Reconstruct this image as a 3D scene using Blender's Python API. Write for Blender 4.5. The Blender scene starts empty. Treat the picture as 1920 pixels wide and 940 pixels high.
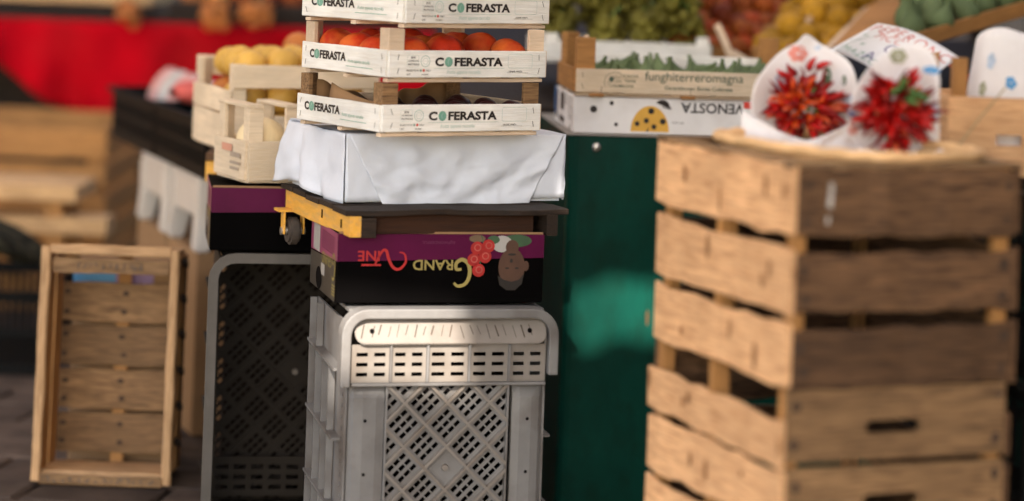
import bpy, bmesh, math, random
from mathutils import Vector, Matrix
R = math.radians
S = bpy.context.scene
COL = S.collection
# ------------------------------------------------------------------ camera, sky, sun, exposure
FPX, CAMH, YH, ROLL = 4500.0, 1.25, -100.0, R(2.0)
cam = bpy.data.cameras.new('camera'); camo = bpy.data.objects.new('camera', cam); COL.objects.link(camo)
cam.lens = FPX / 1920 * 36; cam.sensor_width = 36; cam.shift_y = -(470 - YH) / 1920
cam.clip_start = .05; cam.clip_end = 400
camo.location = (0, 0, CAMH)
camo.rotation_euler = (Matrix.Rotation(R(90), 4, 'X') @ Matrix.Rotation(ROLL, 4, 'Z')).to_euler()
cam.dof.use_dof = True; cam.dof.focus_distance = 4.72; cam.dof.aperture_fstop = 1.3
S.camera = camo
SUN_AZ, SUN_EL = (-.08, -1.0), R(32)          # horizontal direction towards the sun
w = bpy.data.worlds.new('World'); S.world = w; w.use_nodes = True
nt = w.node_tree; bg = nt.nodes['Background']; sky = nt.nodes.new('ShaderNodeTexSky')
sky.sky_type = 'NISHITA'; sky.sun_disc = False; sky.sun_elevation = SUN_EL
sky.sun_rotation = math.atan2(SUN_AZ[0], SUN_AZ[1])
nt.links.new(sky.outputs[0], bg.inputs[0]); bg.inputs[1].default_value = .15
sl = bpy.data.lights.new('sun', 'SUN'); sl.energy = 4.0; sl.angle = R(.9); sl.color = (1, .92, .81)
so = bpy.data.objects.new('sun', sl); COL.objects.link(so)
_n = math.hypot(*SUN_AZ)
sd = Vector((SUN_AZ[0] / _n * math.cos(SUN_EL), SUN_AZ[1] / _n * math.cos(SUN_EL), math.sin(SUN_EL)))
so.rotation_euler = sd.to_track_quat('Z', 'Y').to_euler(); so.location = (-6, -4, 6)
S.view_settings.view_transform = 'Standard'; S.view_settings.look = 'None'
S.view_settings.exposure = 1.85; S.view_settings.gamma = 1.0
S.cycles.use_denoising = True

# ------------------------------------------------------------------ helpers
def PX(px, py, Y):
    dx = px - 960; dy = py - YH
    x = dx * math.cos(ROLL) + dy * math.sin(ROLL); y = -dx * math.sin(ROLL) + dy * math.cos(ROLL)
    return Vector((x * Y / FPX, Y, CAMH - y * Y / FPX))
def s(r, g, b):
    f = lambda c: (c / 255 / 12.92) if c <= 10 else ((c / 255 + .055) / 1.055) ** 2.4
    return (f(r), f(g), f(b), 1)
MATS = {}
def M(name, col, rough=.6, var=.18, scale=6, bump=0., bscale=80, spec=.4, metal=0, grain=(1, 1, 1), rand=.08, dirt=None, dirt_amt=0., trans=0, sss=0, col2=None, c2amt=.5, c2scale=3):
    if name in MATS: return MATS[name]
    m = bpy.data.materials.new(name); m.use_nodes = True; t = m.node_tree; N = t.nodes; Lk = t.links.new
    b = N['Principled BSDF']
    b.inputs['Roughness'].default_value = rough; b.inputs['Specular IOR Level'].default_value = spec; b.inputs['Metallic'].default_value = metal
    tc = N.new('ShaderNodeTexCoord'); mp = N.new('ShaderNodeMapping'); mp.inputs['Scale'].default_value = grain
    oi = N.new('ShaderNodeObjectInfo'); ad = N.new('ShaderNodeVectorMath'); ad.operation = 'ADD'
    sc = N.new('ShaderNodeVectorMath'); sc.operation = 'SCALE'; sc.inputs[0].default_value = (7.3, 3.1, 5.7)
    Lk(oi.outputs['Random'], sc.inputs['Scale']); Lk(tc.outputs['Object'], ad.inputs[0]); Lk(sc.outputs[0], ad.inputs[1]); Lk(ad.outputs[0], mp.inputs[0])
    n1 = N.new('ShaderNodeTexNoise'); n1.inputs['Scale'].default_value = scale; n1.inputs['Detail'].default_value = 6; n1.inputs['Roughness'].default_value = .62
    Lk(mp.outputs[0], n1.inputs['Vector'])
    mr = N.new('ShaderNodeMapRange'); mr.inputs['From Min'].default_value = .3; mr.inputs['From Max'].default_value = .7
    mr.inputs['To Min'].default_value = 1 - var; mr.inputs['To Max'].default_value = 1 + var; Lk(n1.outputs['Fac'], mr.inputs['Value'])
    rr = N.new('ShaderNodeMapRange'); rr.inputs['To Min'].default_value = 1 - rand; rr.inputs['To Max'].default_value = 1 + rand; Lk(oi.outputs['Random'], rr.inputs['Value'])
    mu = N.new('ShaderNodeMath'); mu.operation = 'MULTIPLY'; Lk(mr.outputs[0], mu.inputs[0]); Lk(rr.outputs[0], mu.inputs[1])
    vm = N.new('ShaderNodeVectorMath'); vm.operation = 'SCALE'; vm.inputs[0].default_value = col[:3]; Lk(mu.outputs[0], vm.inputs['Scale'])
    out = vm.outputs[0]
    def blend(out, c, amt, scl, lo, hi, vec):
        n = N.new('ShaderNodeTexNoise'); n.inputs['Scale'].default_value = scl; n.inputs['Detail'].default_value = 5
        Lk(vec, n.inputs['Vector'])
        r = N.new('ShaderNodeMapRange'); r.inputs['From Min'].default_value = lo; r.inputs['From Max'].default_value = hi; r.inputs['To Max'].default_value = amt
        Lk(n.outputs['Fac'], r.inputs['Value'])
        x = N.new('ShaderNodeMix'); x.data_type = 'RGBA'; Lk(r.outputs[0], x.inputs[0]); Lk(out, x.inputs[6]); x.inputs[7].default_value = c
        return x.outputs[2]
    if col2: out = blend(out, col2, c2amt, c2scale, .42, .62, ad.outputs[0])
    if dirt: out = blend(out, dirt, dirt_amt, 9, .45, .72, mp.outputs[0])
    Lk(out, b.inputs['Base Color'])
    if bump:
        n2 = N.new('ShaderNodeTexNoise'); n2.inputs['Scale'].default_value = bscale; n2.inputs['Detail'].default_value = 4; Lk(mp.outputs[0], n2.inputs['Vector'])
        bp = N.new('ShaderNodeBump'); bp.inputs['Strength'].default_value = bump; bp.inputs['Distance'].default_value = .004
        Lk(n2.outputs['Fac'], bp.inputs['Height']); Lk(bp.outputs[0], b.inputs['Normal'])
    if trans: b.inputs['Transmission Weight'].default_value = trans
    if sss:
        b.inputs['Subsurface Weight'].default_value = sss; b.inputs['Subsurface Radius'].default_value = (.02, .01, .006)
    MATS[name] = m
    return m
def wood(name, col, dark, var=.22, rand=.14, amt=.6, rough=.72, bump=.35):
    return M(name, col, rough, var, 4, bump, 14, .25, 0, (2.2, 26, 26), rand, dark, amt, col2=tuple(c * .72 for c in col[:3]) + (1,), c2amt=.6, c2scale=7)

def obj(name, me, mat, parent=None, loc=(0, 0, 0), rot=(0, 0, 0), smooth=False):
    if isinstance(me, bmesh.types.BMesh):
        bm = me; me = bpy.data.meshes.new(name); bm.normal_update(); bm.to_mesh(me); bm.free()
    if mat and not me.materials: me.materials.append(mat)
    if smooth:
        for p in me.polygons: p.use_smooth = True
    o = bpy.data.objects.new(name, me); COL.objects.link(o)
    o.location = loc; o.rotation_euler = rot
    if parent: o.parent = parent
    return o
def tag(o, label, cat, group=None, kind=None):
    if label: o['label'] = label
    if cat: o['category'] = cat
    if group: o['group'] = group
    if kind: o['kind'] = kind
    return o
def thing(name, label, cat, loc, rz=0, group=None, rx=0, ry=0):
    o = bpy.data.objects.new(name, None); COL.objects.link(o); o.empty_display_size = .05
    o.location = loc; o.rotation_euler = (R(rx), R(ry), R(rz))
    return tag(o, label, cat, group)
def copy_tree(o, parent=None):
    c = o.copy(); COL.objects.link(c); c.parent = parent
    for ch in o.children: copy_tree(ch, c)
    return c
def box(bm, x0, x1, y0, y1, z0, z1, bev=0):
    g = bmesh.ops.create_cube(bm, size=1)
    vs = g['verts']
    bmesh.ops.scale(bm, vec=(x1 - x0, y1 - y0, z1 - z0), verts=vs)
    bmesh.ops.translate(bm, vec=((x0 + x1) / 2, (y0 + y1) / 2, (z0 + z1) / 2), verts=vs)
    if bev:
        es = list({e for v in vs for e in v.link_edges})
        bmesh.ops.bevel(bm, geom=es, offset=bev, segments=1, affect='EDGES', profile=.5)
    return bm
def bx(*a, bev=0): return box(bmesh.new(), *a, bev=bev)
PLANKS = {}
def plank(name, parent, L, W, T, loc, rot, mat, jit=.0015, bev=.0012, seg=5):
    """a board: length on X, width on Z, thickness on Y, edges a little uneven"""
    key = (round(L, 3), round(W, 3), round(T, 4), jit, seg, mat.name, random.randrange(3))
    if key not in PLANKS:
        rd = random.Random(str(key)); vs = []; fs = []
        for i in range(seg + 1):
            x = -L / 2 + L * i / seg; a = rd.uniform(-jit, jit); b = rd.uniform(-jit, jit); c = rd.uniform(-jit, jit) * .5
            y0, y1, z0, z1 = -T / 2 + c, T / 2 + c, -W / 2 + a, W / 2 + b
            ring = [(y0 + bev, z0), (y1 - bev, z0), (y1, z0 + bev), (y1, z1 - bev), (y1 - bev, z1), (y0 + bev, z1), (y0, z1 - bev), (y0, z0 + bev)]
            vs += [(x, p, q) for p, q in ring]
        for i in range(seg):
            for k in range(8):
                a = i * 8 + k; b = i * 8 + (k + 1) % 8
                fs.append((a, a + 8, b + 8, b))
        fs.append(tuple(range(8))); fs.append(tuple(seg * 8 + k for k in range(7, -1, -1)))
        me = bpy.data.meshes.new(name); me.from_pydata(vs, [], fs); me.update(); me.materials.append(mat); PLANKS[key] = me
    return obj(name, PLANKS[key], mat, parent, loc, rot)
def plank_between(name, parent, p0, p1, W, T, mat, up=(0, 0, 1), jit=.0015):
    p0 = Vector(p0); p1 = Vector(p1); d = p1 - p0; x = d.normalized(); y = Vector(up).cross(x).normalized(); z = x.cross(y)
    m = Matrix((x, y, z)).transposed()
    return plank(name, parent, d.length, W, T, (p0 + p1) / 2, m.to_euler(), mat, jit)
def tube(bm, pts, r, n=8, closed=False, taper=None):
    pts = [Vector(p) for p in pts]; rings = []; k = len(pts); prev = None
    for i, p in enumerate(pts):
        a = pts[(i - 1) % k] if (closed or i) else p; b = pts[(i + 1) % k] if (closed or i < k - 1) else p
        t = (b - a).normalized()
        u = t.cross(Vector((0, 0, 1)))
        if u.length < .1: u = t.cross(Vector((0, 1, 0)))
        u.normalize()
        if prev is not None and u.dot(prev) < 0: u = -u
        prev = u; v = t.cross(u); rr = r * (taper[i] if taper else 1)
        rings.append([bm.verts.new(p + (u * math.cos(2 * math.pi * j / n) + v * math.sin(2 * math.pi * j / n)) * rr) for j in range(n)])
    for i in range(k if closed else k - 1):
        A, B = rings[i], rings[(i + 1) % k]
        for j in range(n): bm.faces.new((A[j], A[(j + 1) % n], B[(j + 1) % n], B[j]))
    if not closed: bm.faces.new(rings[0][::-1]); bm.faces.new(rings[-1])
    bmesh.ops.recalc_face_normals(bm, faces=bm.faces)
    return bm
def lathe(prof, n=14, lobes=0, amp=0., noise=0., seed=0):
    bm = bmesh.new(); rings = []; rd = random.Random(seed)
    for r, z in prof:
        rings.append([bm.verts.new((r * (1 + amp * math.cos(lobes * 2 * math.pi * j / n) + rd.uniform(-noise, noise)) * math.cos(2 * math.pi * j / n), r * (1 + amp * math.cos(lobes * 2 * math.pi * j / n)) * math.sin(2 * math.pi * j / n), z)) for j in range(n)])
    for A, B in zip(rings, rings[1:]):
        for j in range(n): bm.faces.new((A[j], A[(j + 1) % n], B[(j + 1) % n], B[j]))
    bm.faces.new(rings[0][::-1]); bm.faces.new(rings[-1])
    return bm
def grid_mesh(fn, nu, nv):
    bm = bmesh.new(); g = [[bm.verts.new(fn(i / nu, j / nv)) for j in range(nv + 1)] for i in range(nu + 1)]
    for i in range(nu):
        for j in range(nv): bm.faces.new((g[i][j], g[i + 1][j], g[i + 1][j + 1], g[i][j + 1]))
    return bm
def holed(xs, zs, hole, t):
    """plate in the XZ plane with rectangular openings, front at y=0, thickness t to +y"""
    bm = bmesh.new(); V = {}
    def v(i, j, k):
        if (i, j, k) not in V: V[(i, j, k)] = bm.verts.new((xs[i], t * k, zs[j]))
        return V[(i, j, k)]
    nx, nz = len(xs) - 1, len(zs) - 1
    keep = [[not hole(i, j) for j in range(nz)] for i in range(nx)]
    K = lambda i, j: 0 <= i < nx and 0 <= j < nz and keep[i][j]
    for i in range(nx):
        for j in range(nz):
            if not keep[i][j]: continue
            bm.faces.new((v(i, j, 0), v(i + 1, j, 0), v(i + 1, j + 1, 0), v(i, j + 1, 0)))
            bm.faces.new((v(i, j, 1), v(i, j + 1, 1), v(i + 1, j + 1, 1), v(i + 1, j, 1)))
            if not K(i - 1, j): bm.faces.new((v(i, j, 0), v(i, j + 1, 0), v(i, j + 1, 1), v(i, j, 1)))
            if not K(i + 1, j): bm.faces.new((v(i + 1, j, 0), v(i + 1, j, 1), v(i + 1, j + 1, 1), v(i + 1, j + 1, 0)))
            if not K(i, j - 1): bm.faces.new((v(i, j, 0), v(i, j, 1), v(i + 1, j, 1), v(i + 1, j, 0)))
            if not K(i, j + 1): bm.faces.new((v(i, j + 1, 0), v(i + 1, j + 1, 0), v(i + 1, j + 1, 1), v(i, j + 1, 1)))
    return bm
# ---- flat print: polygons in (u right, v up), mapped by a frame function on to a face
TXT = {}
def text2d(st, size=1., bold=0., shear=0., wide=1.):
    key = (st, bold, shear)
    if key not in TXT:
        c = bpy.data.curves.new('lettering', 'FONT'); c.body = st; c.size = 1; c.offset = bold; c.shear = shear; c.resolution_u = 3
        o = bpy.data.objects.new('lettering', c); COL.objects.link(o)
        dg = bpy.context.evaluated_depsgraph_get(); me = bpy.data.meshes.new_from_object(o.evaluated_get(dg))
        TXT[key] = ([(v.co.x, v.co.y) for v in me.vertices], [tuple(p.vertices) for p in me.polygons])
        bpy.data.objects.remove(o); bpy.data.curves.remove(c); bpy.data.meshes.remove(me)
    V, Fc = TXT[key]
    return [(x * size * wide, y * size) for x, y in V], Fc
def tw(st, size=1., bold=0., wide=1.):
    return max(x for x, y in text2d(st, size, bold, 0, wide)[0])
class Print:
    def __init__(self): self.v = []; self.f = []
    def poly(self, pts): n = len(self.v); self.v += list(pts); self.f.append(tuple(range(n, n + len(pts)))); return self
    def rect(self, u0, u1, v0, v1): return self.poly([(u0, v0), (u1, v0), (u1, v1), (u0, v1)])
    def disc(self, u, v, r, rv=None, n=20, a0=0, a1=2 * math.pi):
        rv = rv or r
        return self.poly([(u + r * math.cos(a0 + (a1 - a0) * k / n), v + rv * math.sin(a0 + (a1 - a0) * k / n)) for k in range(n if a1 - a0 > 6.2 else n + 1)])
    def line(self, pts, w):
        ws = w if isinstance(w, (list, tuple)) else [w] * len(pts); L = []; Rr = []
        for i, p in enumerate(pts):
            a = pts[max(i - 1, 0)]; b = pts[min(i + 1, len(pts) - 1)]; dx, dy = b[0] - a[0], b[1] - a[1]; l = math.hypot(dx, dy) or 1
            L.append((p[0] - dy / l * ws[i] / 2, p[1] + dx / l * ws[i] / 2)); Rr.append((p[0] + dy / l * ws[i] / 2, p[1] - dx / l * ws[i] / 2))
        n = len(self.v); k = len(pts); self.v += L + Rr
        for i in range(k - 1): self.f.append((n + k + i, n + k + i + 1, n + i + 1, n + i))
        return self
    def ring(self, u, v, r, w, n=24): return self.line([(u + r * math.cos(2 * math.pi * k / n), v + r * math.sin(2 * math.pi * k / n)) for k in range(n + 1)], w)
    def text(self, st, u, v, size, bold=0., shear=0., wide=1., flip=False, ang=0):
        V, Fc = text2d(st, size, bold, shear, wide); n = len(self.v); ca, sa = math.cos(ang), math.sin(ang)
        if flip: V = [(-x, -y) for x, y in V]
        self.v += [(u + x * ca - y * sa, v + x * sa + y * ca) for x, y in V]
        self.f += [tuple(n + i for i in f) for f in Fc]; return self
    def put_each(self, name, mat, parent, frame):
        link = list(range(len(self.v)))
        def root(i):
            while link[i] != i: i = link[i]
            return i
        for f in self.f:
            for i in f[1:]: link[root(i)] = root(f[0])
        by = {}
        for f in self.f: by.setdefault(root(f[0]), []).append(f)
        for fs in by.values():
            ids = sorted({i for f in fs for i in f}); mp = {i: k for k, i in enumerate(ids)}
            q = Print(); q.v = [self.v[i] for i in ids]; q.f = [tuple(mp[i] for i in f) for f in fs]; q.put(name, mat, parent, frame)
    def put(self, name, mat, parent, frame, rel=None):
        me = bpy.data.meshes.new(name); me.from_pydata([frame(u, v) for u, v in self.v], [], self.f); me.update()
        return obj(name, me, mat, parent)
def smooth_pts(P, n=6):
    out = []
    for i in range(len(P) - 1):
        p0 = P[max(i - 1, 0)]; p1 = P[i]; p2 = P[i + 1]; p3 = P[min(i + 2, len(P) - 1)]
        for k in range(n):
            t = k / n
            out.append(tuple(.5 * (2 * b + (c - a) * t + (2 * a - 5 * b + 4 * c - d) * t * t + (3 * b - a - 3 * c + d) * t ** 3) for a, b, c, d in zip(p0, p1, p2, p3)))
    return out + [P[-1]]
random.seed(7)
# ------------------------------------------------------------------ materials
BROWN = s(70, 45, 28)
W_PALE = wood('pale_poplar', (.66, .50, .36, 1), (.44, .30, .18, 1), amt=.3, var=.15)
W_WHITE = wood('whitewashed_slat', (.80, .77, .72, 1), (.54, .46, .36, 1), amt=.25, var=.10, rand=.05)
W_HONEY = wood('honey_wood', (.40, .19, .06, 1), (.18, .08, .028, 1), amt=.5)
W_FORE = wood('rough_pine', (.72, .41, .205, 1), (.34, .15, .06, 1), amt=.7, rand=.2)
W_OLD_SHADE = wood('weathered_wood', (.118, .060, .028, 1), (.028, .014, .008, 1), amt=.95, var=.4, rand=.3)  # weathered boards; also puts shade into the far slats' colour
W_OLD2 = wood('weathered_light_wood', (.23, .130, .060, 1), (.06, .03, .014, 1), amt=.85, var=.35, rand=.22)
W_DARK = wood('dark_plank', (.026, .015, .009, 1), (.007, .005, .004, 1), amt=.8)
W_YEL = M('yellow_paint', (.70, .35, .045, 1), .5, .15, 6, .2, 30, .4, 0, (2, 10, 10), .05, s(150, 130, 110), .45)
GREY = M('grey_plastic', (.155, .146, .140, 1), .5, .20, 7, .08, 160, .4, 0, (1, 1, 1), .02, s(60, 47, 38), .6)
GREY_L = M('pale_grey_plastic', (.185, .160, .138, 1), .5, .10, 14, .1, 160, .4, 0, (1, 1, 1), .02, s(80, 60, 42), .45)
GREY_SHADE = M('dark_grey_plastic', (.028, .023, .019, 1), .7, .12, 9, .1, 160, .1, 0, (1, 1, 1), .02, s(25, 18, 12), .5)  # the grey crate plastic again, with deep shade put into its colour
BLACK = M('black_plastic', (.004, .004, .004, 1), .6, .2, 8, .1, 120, .08)
HOLE = M('dark_recess', (.004, .003, .003, 1), .9, .1, spec=.05)
STAPLE = M('rusty_steel', (.06, .04, .03, 1), .6, .3, 20, metal=.3)
NAIL = M('nail_stain', (.05, .028, .016, 1), .85, .3, 40)
INK = M('black_ink', (.018, .012, .010, 1), .6, .2, 60)
INKF = M('faded_black_ink', (.07, .055, .045, 1), .7, .3, 60)
INKG = M('green_ink', (.16, .33, .25, 1), .6, .12, 60)
INKL = M('pale_green_ink', (.36, .48, .43, 1), .6, .12, 60)
INKD = M('grey_green_ink', (.075, .105, .075, 1), .6, .2, 60)
INKR = M('red_ink', (.62, .05, .03, 1), .6, .1, 60)
WHITE = M('white_cloth', (.60, .62, .68, 1), .75, .05, 12, .5, 22, .2, rand=.0)
WPAPER = M('white_card', (.74, .72, .74, 1), .6, .05, 14, .05, 90)
CARD = M('white_cardboard', (.82, .79, .78, 1), .6, .06, 10, .08, 60, dirt=s(150, 125, 110), dirt_amt=.3)
KRAFT = M('brown_cardboard', (.26, .145, .066, 1), .8, .12, 8, .1, 60)
GREENM = M('green_enamel', (.0018, .040, .028, 1), .40, .30, 3, .05, 9, .10, 0, (3, 3, 1.6), 0, s(10, 44, 34), .6)
STEEL = M('steel_bolt', (.55, .52, .48, 1), .35, .15, 30, metal=.9)
WPLAST = M('white_plastic', (.52, .47, .42, 1), .4, .05, 8)
RED = M('red_cloth', (.36, .001, .006, 1), .85, .3, 3.5, .2, 30, .05, rand=0, col2=s(165, 28, 30), c2amt=.35, c2scale=4)
PEACH = M('peach_skin', (.40, .026, .008, 1), .6, .35, 14, .05, 90, .12, 0, (1, 1, .35), .25, col2=(.62, .15, .025, 1), c2amt=.7, c2scale=14)
PLUMD = M('dark_plum', (.05, .012, .012, 1), .4, .3, 10)
FIG = M('green_fig', (.105, .140, .066, 1), .6, .3, 20, .1, 60, .1, 0, (1, 1, .3), .2, s(100, 115, 80), .4)
QUINCE = M('quince_skin', (.56, .32, .06, 1), .5, .15, 12, .05, 60, .35, rand=.12)
MELON = M('pale_melon', (.70, .56, .34, 1), .6, .18, 18, .2, 50, .3, 0, (1, 1, .3), .1)
ORANGE = M('orange_fruit', (.42, .13, .02, 1), .5, .18, 12, .05, 60, .4, rand=.2)
GRAPE = M('green_grape', (.115, .100, .016, 1), .45, .4, 20, rand=.35, spec=.15)
REDP = M('red_plum', (.20, .030, .008, 1), .5, .4, 14, rand=.5, spec=.12, col2=(.30, .10, .015, 1), c2amt=.5, c2scale=16)
YELP = M('yellow_plum', (.33, .165, .012, 1), .5, .3, 14, rand=.35, spec=.12)
CHILI = M('red_chili', (.36, .005, .004, 1), .36, .4, 8, rand=.4, spec=.35)
CHILIO = M('orange_chili', (.55, .065, .008, 1), .3, .25, 8, rand=.2, spec=.6)
LEAF = M('green_stem', (.06, .13, .03, 1), .5, .3, 10)
WICK = M('wicker', (.66, .40, .19, 1), .6, .22, 10, .3, 60, rand=.1)
PAVE = M('paving_stone', (.075, .052, .040, 1), .85, .3, 7, .5, 40, .2, rand=.22, dirt=(.03, .02, .016, 1), dirt_amt=.7)

# ------------------------------------------------------------------ the setting
g = bx(-60, 60, -20, 100, -.3, -.014); tag(obj('ground', g, M('ground_earth', (.055, .042, .034, 1), .95, .3, 3, .4, 20)), None, None, kind='structure')
ground = bpy.data.objects['ground']
pm = []
for k in range(4):
    b_ = bmesh.new(); box(b_, -.145, .145, -.095, .095, -.02, 0, bev=.008)
    for v_ in b_.verts: v_.co += Vector((random.uniform(-.006, .006), random.uniform(-.006, .006), random.uniform(-.003, .0)))
    me_ = bpy.data.meshes.new('paving_stone'); b_.to_mesh(me_); b_.free(); me_.materials.append(PAVE); pm.append(me_)
ca, sa = math.cos(R(-9)), math.sin(R(-9))
for i in range(-6, 5):
    for j in range(0, 24):
        x = i * .30 + (.15 if j % 2 else 0) - .55; y = j * .20
        obj('paving_stone', pm[random.randrange(4)], None, ground, (x * ca - y * sa, 3.6 + x * sa + y * ca, random.uniform(-.003, 0)), (0, 0, R(-9) + (math.pi if random.random() < .5 else 0)))
bw = thing('back_building', 'dark shaded building wall behind the market stalls', 'building', (0, 12.5, 0))
obj('wall', bx(-7, 7, 0, .4, 0, 5), M('dark_render', (.010, .007, .005, 1), .9, .3, 1.5, .3, 10), bw)

# ------------------------------------------------------------------ fruit meshes (shared)
def mesh_of(bm, mat, name, smooth=True):
    me = bpy.data.meshes.new(name); bm.normal_update(); bm.to_mesh(me); bm.free(); me.materials.append(mat)
    for p in me.polygons: p.use_smooth = smooth
    return me
def ball_prof(r, sq=.9, n=9, dimple=.12):
    out = []
    for i in range(n + 1):
        a = -math.pi / 2 + math.pi * i / n; rr = max(r * math.cos(a), r * .06); z = r * sq * math.sin(a)
        if i >= n - 1: z -= dimple * r * (1 if i == n else .1)
        out.append((rr, z))
    return out
PEACH_ME = [mesh_of(lathe(ball_prof(.040, .88, 10), 22, lb, am), PEACH, 'peach') for lb, am in ((1, .03), (4, .022), (5, .018))]
FIG_ME = mesh_of(lathe([(.004, -.022), (.014, -.020), (.021, -.011), (.022, -.002), (.017, .010), (.010, .019), (.006, .028), (.0035, .036), (.004, .042)], 12, 6, .03), FIG, 'fig')
QU_ME = mesh_of(lathe([(.006, -.034), (.022, -.034), (.037, -.018), (.042, .0), (.036, .02), (.024, .032), (.013, .037), (.008, .035)], 16, 5, .03), QUINCE, 'quince')
ME_ME = mesh_of(lathe(ball_prof(.06, .95, 10, .1), 24, 8, .03), MELON, 'melon')
OR_ME = mesh_of(lathe(ball_prof(.045, .95, 9, .1), 16, 5, .015), ORANGE, 'orange_fruit')
RP_ME = mesh_of(lathe(ball_prof(.027, 1.08, 8, .08), 12, 1, .03), REDP, 'red_plum')
YP_ME = mesh_of(lathe(ball_prof(.029, 1.12, 8, .08), 12, 1, .03), YELP, 'yellow_plum')
DP_ME = mesh_of(lathe(ball_prof(.028, .95, 8, .08), 12, 1, .03), PLUMD, 'dark_plum')
STEM_ME = mesh_of(tube(bmesh.new(), [(0, 0, 0), (.002, 0, .012), (.006, 0, .022)], .003, 6), LEAF, 'stem')
def fruit(name, me, loc, label, cat, group, tilt=.5, sc=1., stem=0):
    o = obj(name, me, None, None, loc, (random.uniform(-tilt, tilt), random.uniform(-tilt, tilt), random.uniform(0, 6.28)))
    o.scale = (sc,) * 3; tag(o, label, cat, group)
    if stem: obj('stem', STEM_ME, None, o, (0, 0, stem))
    return o

# ------------------------------------------------------------------ grey plastic crates
CW, CH, CD = .415, .57, .34
def rrect_pts(x0, x1, z0, z1, r, n=5):
    P = []
    for cx, cz, a in ((x1 - r, z1 - r, 0), (x0 + r, z1 - r, 90), (x0 + r, z0 + r, 180), (x1 - r, z0 + r, 270)):
        for k in range(n + 1):
            t = R(a + 90 * k / n); P.append((cx + r * math.cos(t), cz + r * math.sin(t)))
    return P
def prism_xz(pts, y0, y1, bm=None):
    bm = bm or bmesh.new()
    A = [bm.verts.new((x, y0, z)) for x, z in pts]; B = [bm.verts.new((x, y1, z)) for x, z in pts]
    bm.faces.new(A); bm.faces.new(B[::-1]); n = len(pts)
    for i in range(n): bm.faces.new((A[i], B[i], B[(i + 1) % n], A[(i + 1) % n]))
    bmesh.ops.recalc_face_normals(bm, faces=bm.faces); return bm
def sweep_rect(path, wx, y0, y1):
    """band of width wx following a path in XZ (inwards to the path's left), from y0 to y1"""
    bm = bmesh.new(); pr = Print().line(path, wx); n = len(path)
    F_ = [bm.verts.new((u, y0, v)) for u, v in pr.v]; B_ = [bm.verts.new((u, y1, v)) for u, v in pr.v]
    for f in pr.f: bm.faces.new([F_[i] for i in f]); bm.faces.new([B_[i] for i in f][::-1])
    for i in range(n - 1):
        bm.faces.new((F_[i], F_[i + 1], B_[i + 1], B_[i])); bm.faces.new((F_[n + i], B_[n + i], B_[n + i + 1], F_[n + i + 1]))
    for i in (0, n - 1): bm.faces.new((F_[i], B_[i], B_[n + i], F_[n + i]))
    bmesh.ops.recalc_face_normals(bm, faces=bm.faces); return bm
def lattice(x0, x1, z0, z1, cx, cz, mat, parent, y, t=.003, rib_out=.011, solid=True):
    c = .0575; q = math.cos(R(45)); rng = 8
    lines = []; cells = []
    for i in range(-rng, rng):
        base = i * c
        for k in range(3):
            a = base + .006 + k * (c - .012) / 3 + .0014; b = base + .006 + (k + 1) * (c - .012) / 3 - .0014
            lines += [a, b]; cells.append((i, k))
    us = [-rng * c] + lines + [rng * c]
    vl = []
    for i in range(-rng, rng):
        base = i * c
        for k in range(3):
            m_ = base + .007 + (k + .5) * (c - .014) / 3
            vl += [m_ - .0040, m_ + .0040]
    vs = [-rng * c] + vl + [rng * c]
    def hole(i, j):
        if i % 2 == 0 or j % 2 == 0: return False
        ci = ((i - 1) // 2) // 3 - rng; cj = ((j - 1) // 2) // 3 - rng
        return not (solid and ci == 0 and cj == 0)
    # the boss cell is centred on (cx, cz)
    sh = c / 2
    bm = holed([u - sh for u in us], [v - sh for v in vs], hole, t)
    M4 = Matrix.Translation((cx, y, cz)) @ Matrix.Rotation(R(-45), 4, 'Y')
    bmesh.ops.transform(bm, matrix=M4, verts=bm.verts)
    def clip(b):
        for co, no in (((x0, 0, 0), (-1, 0, 0)), ((x1, 0, 0), (1, 0, 0)), ((0, 0, z0), (0, 0, -1)), ((0, 0, z1), (0, 0, 1))):
            bmesh.ops.bisect_plane(b, geom=b.verts[:] + b.edges[:] + b.faces[:], plane_co=co, plane_no=no, clear_outer=True)
        return b
    obj('lattice_panel', clip(bm), mat, parent)
    for d in (0, 1):
        for i in range(-rng, rng + 1):
            b = bmesh.new(); o_ = i * c - sh
            if d: box(b, o_ - .0026, o_ + .0026, -rib_out, 0, -rng * c, rng * c)
            else: box(b, -rng * c, rng * c, -rib_out + .0006, 0, o_ - .0026, o_ + .0026)
            bmesh.ops.transform(b, matrix=M4, verts=b.verts); clip(b)
            if len(b.faces): obj('diagonal_rib', b, GREY_L if mat is GREY else mat, parent)
            else: b.free()
    if solid:
        bs = bmesh.new(); bmesh.ops.create_cone(bs, cap_ends=True, segments=16, radius1=.007, radius2=.0055, depth=.006)
        bmesh.ops.transform(bs, matrix=Matrix.Translation((cx, y - .004, cz)) @ Matrix.Rotation(R(90), 4, 'X'), verts=bs.verts); obj('boss', bs, GREY_L, parent, smooth=False)
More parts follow.
